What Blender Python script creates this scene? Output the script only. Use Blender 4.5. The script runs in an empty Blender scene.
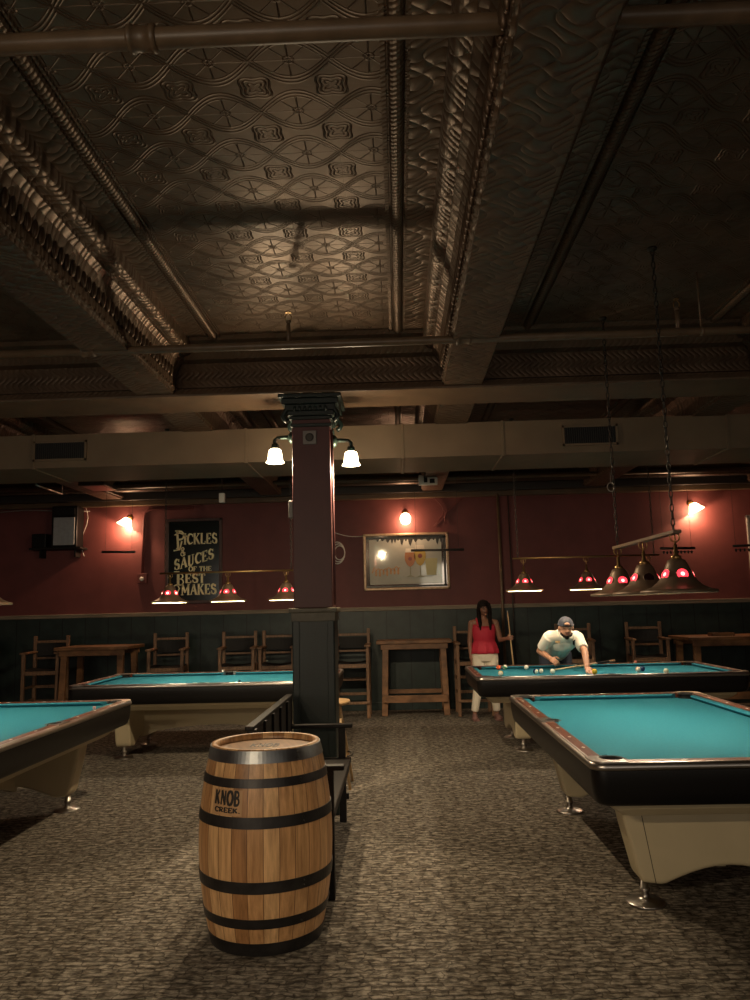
import bpy, bmesh, math, random
from mathutils import Vector, Matrix, Quaternion
random.seed(7)
S = bpy.context.scene
COL = S.collection
PI = math.pi
V = Vector

# ------------------------------------------------------------------ helpers
class MB:
    def __init__(s): s.bm = bmesh.new()
    def box(s, c, d, rot=None, bev=0.0):
        t = bmesh.new()
        bmesh.ops.create_cube(t, size=1.0)
        for v in t.verts: v.co = V((v.co.x*d[0], v.co.y*d[1], v.co.z*d[2]))
        if bev > 0:
            bmesh.ops.bevel(t, geom=t.edges[:], offset=min(bev, min(d)*.45), segments=2, affect='EDGES', profile=.5)
        M = Matrix.Translation(c)
        if rot is not None: M = M @ rot.to_matrix().to_4x4() if isinstance(rot, Quaternion) else M @ rot
        t.transform(M); s.add(t); return s
    def b2(s, lo, hi, bev=0.0):
        lo = V(lo); hi = V(hi); return s.box((lo+hi)/2, hi-lo, None, bev)
    def add(s, t):
        me = bpy.data.meshes.new('tmp'); t.to_mesh(me); t.free(); s.bm.from_mesh(me); bpy.data.meshes.remove(me)
    def cone(s, p0, r0, p1, r1, n=12, caps=True):
        p0 = V(p0); p1 = V(p1); d = p1-p0
        q = d.to_track_quat('Z', 'Y')
        a = []; b = []
        for i in range(n):
            t = 2*PI*i/n; u = q @ V((math.cos(t), math.sin(t), 0))
            a.append(s.bm.verts.new(p0+u*r0)); b.append(s.bm.verts.new(p1+u*r1))
        for i in range(n):
            f = s.bm.faces.new((a[i], a[(i+1) % n], b[(i+1) % n], b[i])); f.smooth = True
        if caps:
            s.bm.faces.new(a[::-1]); s.bm.faces.new(b)
        return s
    def bar(s, p0, p1, w, h, bev=0.0):
        p0 = V(p0); p1 = V(p1); d = p1-p0
        up = V((0, 0, 1)) if abs(d.normalized().z) < .95 else V((0, 1, 0))
        x = d.cross(up).normalized(); z = x.cross(d).normalized(); y = d.normalized()
        R = Matrix((x, y, z)).transposed().to_4x4()
        return s.box((p0+p1)/2, (w, d.length, h), R, bev)
    def tube(s, pts, r, n=8, closed=False):
        pts = [V(p) for p in pts]; m = len(pts); loops = []
        prev = None
        for i, p in enumerate(pts):
            if closed: d = pts[(i+1) % m]-pts[i-1]
            else: d = pts[min(i+1, m-1)]-pts[max(i-1, 0)]
            d.normalize()
            if prev is None:
                up = V((0, 0, 1)) if abs(d.z) < .9 else V((1, 0, 0))
                prev = d.cross(up).normalized()
            x = (prev-d*prev.dot(d)).normalized(); prev = x; y = d.cross(x)
            rr = r[i] if isinstance(r, (list, tuple)) else r
            loops.append([s.bm.verts.new(p+(x*math.cos(2*PI*k/n)+y*math.sin(2*PI*k/n))*rr) for k in range(n)])
        rng = range(m) if closed else range(m-1)
        for i in rng:
            A = loops[i]; B = loops[(i+1) % m]
            for k in range(n):
                f = s.bm.faces.new((A[k], A[(k+1) % n], B[(k+1) % n], B[k])); f.smooth = True
        if not closed:
            s.bm.faces.new(loops[0][::-1]); s.bm.faces.new(loops[-1])
        return s
    def loft(s, loops, cap0=True, cap1=True, smooth=False, closed=True):
        L = [[s.bm.verts.new(p) for p in l] for l in loops]
        n = len(L[0])
        for i in range(len(L)-1):
            for k in range(n if closed else n-1):
                f = s.bm.faces.new((L[i][k], L[i][(k+1) % n], L[i+1][(k+1) % n], L[i+1][k])); f.smooth = smooth
        if cap0: s.bm.faces.new(L[0][::-1])
        if cap1: s.bm.faces.new(L[-1])
        return s
    def lathe(s, prof, c=(0, 0, 0), n=32, smooth=True, cap=True, axis=None):
        c = V(c); q = V(axis).to_track_quat('Z', 'Y') if axis else None
        loops = []
        for r, z in prof:
            l = []
            for k in range(n):
                p = V((r*math.cos(2*PI*k/n), r*math.sin(2*PI*k/n), z))
                if q: p = q @ p
                l.append(c+p)
            loops.append(l)
        return s.loft(loops, cap, cap, smooth)
    def prism(s, poly, z0, z1, M=None):
        a = [V((x, y, z0)) for x, y in poly]; b = [V((x, y, z1)) for x, y in poly]
        if M is not None: a = [M @ p for p in a]; b = [M @ p for p in b]
        return s.loft([a, b])
    def ell(s, c, r, rot=None, u=16, v=10):
        t = bmesh.new(); bmesh.ops.create_uvsphere(t, u_segments=u, v_segments=v, radius=1)
        for f in t.faces: f.smooth = True
        M = Matrix.Translation(c)
        if rot is not None: M = M @ rot.to_4x4()
        M = M @ Matrix.Diagonal((r[0], r[1], r[2], 1)); t.transform(M); s.add(t); return s
    def cap(s, p0, r0, p1, r1, n=14):
        s.cone(p0, r0, p1, r1, n); s.ell(p0, (r0,)*3, None, n, 8); s.ell(p1, (r1,)*3, None, n, 8); return s
    def build(s, name, mat, parent=None, recalc=True):
        if recalc: bmesh.ops.recalc_face_normals(s.bm, faces=s.bm.faces[:])
        me = bpy.data.meshes.new(name); s.bm.to_mesh(me); s.bm.free()
        o = bpy.data.objects.new(name, me); COL.objects.link(o)
        me.materials.append(mat)
        if parent is not None: o.parent = parent
        return o

def tag(o, label=None, cat=None, group=None, kind=None):
    if label: o['label'] = label
    if cat: o['category'] = cat
    if group: o['group'] = group
    if kind: o['kind'] = kind
    return o
def empty(name, loc=(0, 0, 0), rz=0.0, label=None, cat=None, group=None):
    o = bpy.data.objects.new(name, None); o.empty_display_size = .1; COL.objects.link(o)
    o.location = loc; o.rotation_euler = (0, 0, rz); return tag(o, label, cat, group)
def struct(mb, name, m): return tag(mb.build(name, m), kind='structure')
def copy_tree(o, parent=None):
    c = o.copy(); COL.objects.link(c)
    if parent is not None: c.parent = parent
    for ch in list(o.children): copy_tree(ch, c)
    return c

# ------------------------------------------------------------------ materials
def newmat(name):
    m = bpy.data.materials.new(name); m.use_nodes = True
    nt = m.node_tree; b = nt.nodes['Principled BSDF']; return m, nt, b
def P(name, col, rough=.6, metal=0.0, noise=0.0, nscale=20.0, bump=0.0, bscale=60.0, stretch=None, spec=None, coat=0.0):
    m, nt, b = newmat(name); N = nt.nodes; L = nt.links
    b.inputs['Base Color'].default_value = (*col, 1); b.inputs['Roughness'].default_value = rough
    b.inputs['Metallic'].default_value = metal
    if spec is not None: b.inputs['Specular IOR Level'].default_value = spec
    if coat: b.inputs['Coat Weight'].default_value = coat; b.inputs['Coat Roughness'].default_value = .15
    if noise or bump:
        tc = N.new('ShaderNodeTexCoord'); mp = N.new('ShaderNodeMapping'); L.new(tc.outputs['Object'], mp.inputs[0])
        if stretch: mp.inputs['Scale'].default_value = stretch
    if noise:
        n = N.new('ShaderNodeTexNoise'); n.inputs['Scale'].default_value = nscale; n.inputs['Detail'].default_value = 5
        L.new(mp.outputs[0], n.inputs['Vector'])
        r = N.new('ShaderNodeValToRGB'); r.color_ramp.elements[0].position = .3; r.color_ramp.elements[1].position = .7
        r.color_ramp.elements[0].color = (*[c*(1-noise) for c in col], 1)
        r.color_ramp.elements[1].color = (*[min(1, c*(1+noise)) for c in col], 1)
        L.new(n.outputs['Fac'], r.inputs[0]); L.new(r.outputs[0], b.inputs['Base Color'])
    if bump:
        n = N.new('ShaderNodeTexNoise'); n.inputs['Scale'].default_value = bscale; n.inputs['Detail'].default_value = 3
        L.new(mp.outputs[0], n.inputs['Vector'])
        bp = N.new('ShaderNodeBump'); bp.inputs['Strength'].default_value = bump; bp.inputs['Distance'].default_value = .01
        L.new(n.outputs['Fac'], bp.inputs['Height']); L.new(bp.outputs[0], b.inputs['Normal'])
    return m
def EM(name, col, strength, transp=0.0):
    m = bpy.data.materials.new(name); m.use_nodes = True; nt = m.node_tree; nt.nodes.clear(); L = nt.links
    o = nt.nodes.new('ShaderNodeOutputMaterial'); e = nt.nodes.new('ShaderNodeEmission')
    e.inputs[0].default_value = (*col, 1); e.inputs[1].default_value = strength
    if transp:
        t = nt.nodes.new('ShaderNodeBsdfTransparent'); mx = nt.nodes.new('ShaderNodeMixShader'); mx.inputs[0].default_value = transp
        L.new(e.outputs[0], mx.inputs[1]); L.new(t.outputs[0], mx.inputs[2]); L.new(mx.outputs[0], o.inputs[0])
    else: L.new(e.outputs[0], o.inputs[0])
    return m

def math_node(nt, op, a, b=None, c=None):
    n = nt.nodes.new('ShaderNodeMath'); n.operation = op
    for i, x in enumerate((a, b, c)):
        if x is None: continue
        if isinstance(x, (int, float)): n.inputs[i].default_value = x
        else: nt.links.new(x, n.inputs[i])
    return n.outputs[0]

TIN = (.135, .088, .056)
def tin_material(name, kind):
    m, nt, b = newmat(name); N = nt.nodes; L = nt.links; mn = lambda *a: math_node(nt, *a)
    tc = N.new('ShaderNodeTexCoord'); sp = N.new('ShaderNodeSeparateXYZ'); L.new(tc.outputs['Object'], sp.inputs[0])
    X, Y, Z = sp.outputs
    if kind == 'panel':
        T = .32
        cx = mn('SUBTRACT', mn('FRACT', mn('DIVIDE', mn('ADD', X, 20.06), T)), .5)
        cy = mn('SUBTRACT', mn('FRACT', mn('DIVIDE', mn('ADD', Y, 20.07), T)), .5)
        ax_, ay_ = mn('ABSOLUTE', cx), mn('ABSOLUTE', cy)
        r = mn('SQRT', mn('ADD', mn('MULTIPLY', cx, cx), mn('MULTIPLY', cy, cy)))
        th = mn('ARCTAN2', cy, cx)
        def ln_(f, c, wd_): return mn('MAXIMUM', mn('SUBTRACT', 1.0, mn('DIVIDE', mn('ABSOLUTE', mn('SUBTRACT', f, c)), wd_)), 0.0)
        # eight-rayed leaf star in the middle
        c8 = mn('ABSOLUTE', mn('SINE', mn('MULTIPLY', th, 4.0)))
        star = mn('MULTIPLY', ln_(mn('MULTIPLY', c8, mn('ADD', r, .03)), 0.0, .05), mn('LESS_THAN', r, .31))
        # double strapwork waves meeting in an X between the stars
        wv = mn('COSINE', mn('MULTIPLY', cx, PI))
        w1 = mn('SUBTRACT', ay_, mn('MULTIPLY', wv, .36))
        h = mn('ADD', mn('MULTIPLY', star, 1.2), ln_(w1, 0.0, .022))
        h = mn('ADD', h, ln_(w1, .065, .022))
        h = mn('ADD', h, mn('MULTIPLY', ln_(w1, -.06, .018), .7))
        dx, dy = mn('SUBTRACT', .5, ax_), mn('SUBTRACT', .5, ay_)
        rc = mn('SQRT', mn('ADD', mn('MULTIPLY', dx, dx), mn('MULTIPLY', dy, dy)))
        fz = mn('ADD', rc, mn('MULTIPLY', mn('COSINE', mn('MULTIPLY', mn('ARCTAN2', dy, dx), 4.0)), .03))
        for q_, k_ in ((.08, .8), (.155, 1.0), (.215, 1.0)): h = mn('ADD', h, mn('MULTIPLY', ln_(fz, q_, .02), k_))
        h = mn('ADD', h, mn('MULTIPLY', ln_(ay_, 0.0, .012), .6))
        h = mn('ADD', h, mn('MULTIPLY', ln_(r, .06, .02), .8))
        h = mn('MINIMUM', h, 1.3)
        outer = 1.0
        # seams
        e = mn('MAXIMUM', ax_, ay_)
        seam = mn('MULTIPLY', mn('GREATER_THAN', e, .492), -.5)
        h = mn('ADD', h, seam); dist = .008
    elif kind == 'scroll':
        t = mn('MULTIPLY', Y, 2*PI/.34)
        cx = mn('MULTIPLY', X, 26.0)
        s1 = mn('SINE', mn('ADD', cx, mn('MULTIPLY', mn('SINE', t), 2.2)))
        s2 = mn('SINE', mn('ADD', mn('MULTIPLY', t, 2.0), mn('MULTIPLY', mn('COSINE', cx), 1.6)))
        h = mn('MULTIPLY', mn('POWER', mn('ABSOLUTE', mn('MULTIPLY', s1, s2)), .6), 1.0); dist = .008
    elif kind == 'cross':      # mouldings running across the room
        t = mn('MULTIPLY', X, 2*PI/.1)
        s2 = mn('SINE', mn('ADD', t, mn('MULTIPLY', mn('SINE', mn('MULTIPLY', Z, 50.0)), 1.6)))
        h = mn('ABSOLUTE', s2); dist = .0022
    else:                      # rope beads running along the room
        h = mn('ABSOLUTE', mn('SINE', mn('ADD', mn('MULTIPLY', Y, PI/.03), mn('MULTIPLY', X, 60.0)))); dist = .004
    nz = N.new('ShaderNodeTexNoise'); nz.inputs['Scale'].default_value = 3.0; nz.inputs['Detail'].default_value = 6
    L.new(tc.outputs['Object'], nz.inputs['Vector'])
    bp = N.new('ShaderNodeBump'); bp.inputs['Strength'].default_value = .85; bp.inputs['Distance'].default_value = dist
    h = mn('ADD', h, mn('MULTIPLY', nz.outputs['Fac'], .5))
    L.new(h, bp.inputs['Height']); L.new(bp.outputs[0], b.inputs['Normal'])
    rp = N.new('ShaderNodeValToRGB'); rp.color_ramp.elements[0].position = .3; rp.color_ramp.elements[1].position = .75
    rp.color_ramp.elements[0].color = (*[c*.7 for c in TIN], 1); rp.color_ramp.elements[1].color = (*[c*1.25 for c in TIN], 1)
    L.new(nz.outputs['Fac'], rp.inputs[0]); L.new(rp.outputs[0], b.inputs['Base Color'])
    b.inputs['Metallic'].default_value = .55; b.inputs['Roughness'].default_value = .42
    return m
M = {}
M['tin'] = tin_material('embossed_tin', 'panel'); M['tin_scroll'] = tin_material('scroll_tin', 'scroll')
M['tin_cross'] = tin_material('cornice_tin', 'cross'); M['tin_rope'] = tin_material('rope_tin', 'rope')
M['beam_paint'] = P('brown_beam_paint', (.12, .075, .042), .5, noise=.2, nscale=5, bump=.15, bscale=30)
M['duct'] = P('tan_duct_paint', (.15, .105, .062), .55, noise=.12, nscale=3)
M['pipe'] = P('brown_pipe_paint', (.13, .085, .05), .4, noise=.2, nscale=10)
M['dark_pipe'] = P('dark_pipe', (.035, .028, .024), .5)
M['redwall'] = P('maroon_wall_paint', (.135, .034, .032), .62, noise=.12, nscale=4, bump=.12, bscale=80)
M['redcol'] = P('maroon_column_paint', (.095, .027, .026), .5, noise=.08, nscale=6, bump=.05, bscale=60)
M['greencol'] = P('green_column_paint', (.005, .013, .011), .45, noise=.2, nscale=8, bump=.1)
M['trimwood'] = P('weathered_rail_wood', (.25, .205, .15), .55, noise=.3, nscale=8, stretch=(.3, 3, 3))
M['black'] = P('black_laminate', (.006, .0055, .0055), .35, spec=.3)
M['blackwood'] = P('black_stained_wood', (.010, .008, .007), .55, noise=.3, nscale=20, spec=.25)
M['leather'] = P('black_leather', (.010, .009, .009), .55, bump=.2, bscale=150, spec=.25)
M['walnut'] = P('dark_walnut', (.095, .026, .012), .42, noise=.45, nscale=10, stretch=(6, .6, 1), spec=.18)
M['chrome'] = P('brushed_chrome', (.42, .39, .36), .30, 1.0)
M['cream'] = P('cream_laminate', (.50, .42, .27), .45, noise=.05, nscale=5)
M['felt'] = P('teal_felt', (.020, .150, .205), .95, noise=.06, nscale=60, bump=.1, bscale=400, spec=.1)
M['pocket'] = P('pocket_rubber', (.008, .008, .008), .7)
M['diamond'] = P('rail_sight_inlay', (.7, .66, .58), .4)
M['steel'] = P('dark_steel', (.05, .045, .04), .38, .8)
M['hoop'] = P('barrel_hoop_steel', (.045, .042, .042), .42, .7, noise=.3, nscale=12)
M['hoop_bright'] = P('bright_hoop_steel', (.23, .24, .25), .36, .95, noise=.25, nscale=9)
M['shade_metal'] = P('bronze_shade_metal', (.15, .10, .065), .45, .4, noise=.2, nscale=12)
M['shade_in'] = P('pale_shade_lining', (.6, .5, .36), .6)
M['brass'] = P('aged_brass', (.35, .22, .09), .35, .9)
M['greyplate'] = P('grey_plate', (.26, .24, .22), .5)
M['white'] = P('off_white_plastic', (.6, .57, .52), .5)
M['chairwood'] = P('oiled_oak', (.165, .088, .044), .5, noise=.35, nscale=9, stretch=(4, 4, .6))
M['darkchairwood'] = P('dark_oak', (.10, .055, .032), .5, noise=.35, nscale=9, stretch=(4, 4, .6))
M['tablewood'] = P('pine_table_wood', (.19, .092, .04), .5, noise=.4, nscale=7, stretch=(.8, 4, 1.5))
M['stoolwood'] = P('pale_beech', (.42, .27, .13), .45, noise=.2, nscale=12)
M['green_metal'] = P('green_lamp_metal', (.035, .06, .05), .4, .6)
M['gold'] = P('cream_gilt_lettering', (.92, .82, .50), .5)
M['signglass'] = P('black_sign_glass', (.006, .010, .009), .15)
M['signframe'] = P('dark_sign_frame', (.06, .028, .024), .4, noise=.2)
M['ink'] = P('black_ink', (.015, .012, .01), .6)
M['paper'] = P('pale_burned_label_wood', (.46, .27, .13), .55, noise=.15, nscale=10, stretch=(3, 3, .5))
M['skin_m'] = P('tanned_skin', (.42, .21, .13), .5)
M['skin_w'] = P('brown_skin', (.27, .13, .085), .5)
M['polo'] = P('white_cotton', (.72, .68, .58), .8, bump=.2, bscale=30)
M['red_top'] = P('coral_red_fabric', (.50, .022, .05), .7, bump=.35, bscale=18, stretch=(4, 4, .6))
M['white_pants'] = P('cream_denim', (.72, .66, .54), .8, bump=.1, bscale=60)
M['hair'] = P('dark_brown_hair', (.010, .006, .005), .7, spec=.15, bump=.3, bscale=60, stretch=(4, 4, .5))
M['cap'] = P('slate_blue_cap_cloth', (.032, .036, .05), .8)
M['jeans'] = P('dark_denim', (.02, .025, .04), .8)
M['cue'] = P('maple_cue', (.62, .42, .22), .35)
M['eye'] = P('eye_dark', (.01, .008, .007), .3)
M['lips'] = P('lips', (.25, .07, .055), .5)
M['shoe'] = P('pink_canvas_shoe', (.20, .10, .085), .7)
M['bulb'] = EM('lit_frosted_glass', (1.0, .80, .50), 9.0, .35)
M['wbulb'] = EM('lit_warm_glass', (1.0, .60, .34), 10.0, .3)
M['filament'] = EM('lit_bulb', (1.0, .85, .6), 14.0)
M['redglow'] = EM('lit_red_glass', (1.0, .035, .05), 1.5)
M['redglow_core'] = EM('lit_pink_glass', (1.0, .32, .25), 2.6)
M['whiteglow_core'] = EM('lit_amber_glass', (1.0, .70, .45), 5.0)
M['darkjewel'] = P('unlit_dark_glass', (.02, .005, .005), .2)

def carpet():
    m, nt, b = newmat('grey_brown_carpet'); N = nt.nodes; L = nt.links
    tc = N.new('ShaderNodeTexCoord')
    nz = N.new('ShaderNodeTexNoise'); nz.inputs['Scale'].default_value = 14; L.new(tc.outputs['Object'], nz.inputs['Vector'])
    mx = N.new('ShaderNodeVectorMath'); mx.operation = 'MULTIPLY_ADD'
    L.new(nz.outputs['Color'], mx.inputs[0]); mx.inputs[1].default_value = (.09, .075, 0); L.new(tc.outputs['Object'], mx.inputs[2])
    br = N.new('ShaderNodeTexBrick'); br.inputs['Scale'].default_value = 1.0
    br.inputs['Brick Width'].default_value = .115; br.inputs['Row Height'].default_value = .038; br.inputs['Mortar Size'].default_value = .008
    br.inputs['Mortar Smooth'].default_value = .9; br.offset = .37; br.squash = .7; br.squash_frequency = 3
    br.inputs['Color1'].default_value = (.255, .225, .185, 1); br.inputs['Color2'].default_value = (.19, .166, .135, 1)
    br.inputs['Mortar'].default_value = (.095, .080, .065, 1)
    L.new(mx.outputs[0], br.inputs['Vector'])
    n2 = N.new('ShaderNodeTexNoise'); n2.inputs['Scale'].default_value = 260; L.new(tc.outputs['Object'], n2.inputs['Vector'])
    n3 = N.new('ShaderNodeTexNoise'); n3.inputs['Scale'].default_value = 25; L.new(tc.outputs['Object'], n3.inputs['Vector'])
    mm = N.new('ShaderNodeMix'); mm.data_type = 'RGBA'; mm.blend_type = 'MULTIPLY'; mm.inputs[0].default_value = .8
    rp = N.new('ShaderNodeValToRGB'); rp.color_ramp.elements[0].position = .38; rp.color_ramp.elements[1].position = .62
    rp.color_ramp.elements[0].color = (.45, .45, .45, 1); rp.color_ramp.elements[1].color = (1.25, 1.25, 1.25, 1)
    L.new(n3.outputs['Fac'], rp.inputs[0]); L.new(br.outputs['Color'], mm.inputs[6]); L.new(rp.outputs[0], mm.inputs[7])
    mp = N.new('ShaderNodeMapping'); mp.inputs['Scale'].default_value = (13, 38, 1); L.new(tc.outputs['Object'], mp.inputs[0])
    nd = N.new('ShaderNodeTexNoise'); nd.inputs['Scale'].default_value = 1.0; nd.inputs['Detail'].default_value = 2.5; nd.inputs['Roughness'].default_value = .6; L.new(mp.outputs[0], nd.inputs['Vector'])
    rd = N.new('ShaderNodeValToRGB'); rd.color_ramp.elements[0].position = .44; rd.color_ramp.elements[1].position = .54
    rd.color_ramp.elements[0].color = (.50, .47, .44, 1); rd.color_ramp.elements[1].color = (1.1, 1.1, 1.1, 1); L.new(nd.outputs['Fac'], rd.inputs[0])
    md = N.new('ShaderNodeMix'); md.data_type = 'RGBA'; md.blend_type = 'MULTIPLY'; md.inputs[0].default_value = 1.0
    L.new(mm.outputs[2], md.inputs[6]); L.new(rd.outputs[0], md.inputs[7])
    m2 = N.new('ShaderNodeMix'); m2.data_type = 'RGBA'; m2.blend_type = 'MULTIPLY'; m2.inputs[0].default_value = .6
    r2 = N.new('ShaderNodeValToRGB'); r2.color_ramp.elements[0].position = .3; r2.color_ramp.elements[1].position = .7
    r2.color_ramp.elements[0].color = (.5, .5, .5, 1); r2.color_ramp.elements[1].color = (1.4, 1.4, 1.4, 1)
    L.new(n2.outputs['Fac'], r2.inputs[0]); L.new(md.outputs[2], m2.inputs[6]); L.new(r2.outputs[0], m2.inputs[7])
    L.new(m2.outputs[2], b.inputs['Base Color']); b.inputs['Roughness'].default_value = .95; b.inputs['Specular IOR Level'].default_value = .1
    bp = N.new('ShaderNodeBump'); bp.inputs['Strength'].default_value = .5; bp.inputs['Distance'].default_value = .006
    L.new(n2.outputs['Fac'], bp.inputs['Height']); L.new(bp.outputs[0], b.inputs['Normal'])
    return m
M['carpet'] = carpet()
def wainscot_mat():
    m, nt, b = newmat('green_board_wainscot'); mn = lambda *a: math_node(nt, *a); N = nt.nodes; L = nt.links
    tc = N.new('ShaderNodeTexCoord'); sp = N.new('ShaderNodeSeparateXYZ'); L.new(tc.outputs['Object'], sp.inputs[0])
    fr = mn('FRACT', mn('DIVIDE', mn('ADD', sp.outputs[0], 20), .36))
    g = mn('LESS_THAN', fr, .03)
    nz = N.new('ShaderNodeTexNoise'); nz.inputs['Scale'].default_value = 6; nz.inputs['Detail'].default_value = 8; L.new(tc.outputs['Object'], nz.inputs['Vector'])
    rp = N.new('ShaderNodeValToRGB'); rp.color_ramp.elements[0].position = .3; rp.color_ramp.elements[1].position = .8
    rp.color_ramp.elements[0].color = (.007, .017, .015, 1); rp.color_ramp.elements[1].color = (.020, .038, .034, 1)
    L.new(nz.outputs['Fac'], rp.inputs[0])
    mx = N.new('ShaderNodeMix'); mx.data_type = 'RGBA'; L.new(g, mx.inputs[0]); L.new(rp.outputs[0], mx.inputs[6]); mx.inputs[7].default_value = (.002, .004, .004, 1)
    L.new(mx.outputs[2], b.inputs['Base Color']); b.inputs['Roughness'].default_value = .45
    bp = N.new('ShaderNodeBump'); bp.inputs['Distance'].default_value = .01; L.new(mn('MULTIPLY', g, -1.0), bp.inputs['Height']); L.new(bp.outputs[0], b.inputs['Normal'])
    return m
M['wainscot'] = wainscot_mat()
def barrel_mat():
    m, nt, b = newmat('barrel_oak'); mn = lambda *a: math_node(nt, *a); N = nt.nodes; L = nt.links
    tc = N.new('ShaderNodeTexCoord'); sp = N.new('ShaderNodeSeparateXYZ'); L.new(tc.outputs['Object'], sp.inputs[0])
    a = mn('MULTIPLY', mn('ADD', mn('ARCTAN2', sp.outputs[1], sp.outputs[0]), PI+.05), 27/(2*PI))
    fl = mn('FLOOR', a); fr = mn('FRACT', a)
    wn = N.new('ShaderNodeTexWhiteNoise'); wn.noise_dimensions = '1D'; L.new(fl, wn.inputs['W'])
    rp = N.new('ShaderNodeValToRGB'); e = rp.color_ramp.elements
    e[0].color = (.40, .205, .085, 1); e[1].color = (.74, .47, .235, 1); e[1].position = 1
    k = e.new(.5); k.color = (.56, .31, .135, 1)
    L.new(wn.outputs['Value'], rp.inputs[0])
    mp = N.new('ShaderNodeMapping'); mp.inputs['Scale'].default_value = (22, 22, 1.6); L.new(tc.outputs['Object'], mp.inputs[0])
    nz = N.new('ShaderNodeTexNoise'); nz.inputs['Scale'].default_value = 2.2; nz.inputs['Detail'].default_value = 8; nz.inputs['Roughness'].default_value = .65
    L.new(mp.outputs[0], nz.inputs['Vector'])
    gr = N.new('ShaderNodeValToRGB'); gr.color_ramp.elements[0].position = .3; gr.color_ramp.elements[1].position = .68
    gr.color_ramp.elements[0].color = (.42, .36, .30, 1); gr.color_ramp.elements[1].color = (1.12, 1.1, 1.08, 1)
    L.new(nz.outputs['Fac'], gr.inputs[0])
    mx = N.new('ShaderNodeMix'); mx.data_type = 'RGBA'; mx.blend_type = 'MULTIPLY'; mx.inputs[0].default_value = .85
    L.new(rp.outputs[0], mx.inputs[6]); L.new(gr.outputs[0], mx.inputs[7])
    gap = mn('LESS_THAN', mn('MINIMUM', fr, mn('SUBTRACT', 1.0, fr)), .022)
    m2 = N.new('ShaderNodeMix'); m2.data_type = 'RGBA'; L.new(gap, m2.inputs[0]); L.new(mx.outputs[2], m2.inputs[6]); m2.inputs[7].default_value = (.12, .055, .022, 1)
    # knots
    vo = N.new('ShaderNodeTexVoronoi'); vo.inputs['Scale'].default_value = 3.6; L.new(tc.outputs['Object'], vo.inputs['Vector'])
    kn = mn('LESS_THAN', vo.outputs['Distance'], .035)
    m3 = N.new('ShaderNodeMix'); m3.data_type = 'RGBA'; L.new(kn, m3.inputs[0]); L.new(m2.outputs[2], m3.inputs[6]); m3.inputs[7].default_value = (.07, .03, .015, 1)
    L.new(m3.outputs[2], b.inputs['Base Color']); b.inputs['Roughness'].default_value = .42
    return m
M['barrel'] = barrel_mat()
M['barrelhead'] = P('barrel_head_oak', (.30, .15, .06), .36, noise=.3, nscale=7, stretch=(5, .7, 1), coat=.5)

# ------------------------------------------------------------------ stroke lettering
def arc(cx, cy, rx, ry, a0, a1, n=10):
    return [(cx+rx*math.cos(math.radians(a0+(a1-a0)*i/n)), cy+ry*math.sin(math.radians(a0+(a1-a0)*i/n))) for i in range(n+1)]
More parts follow.
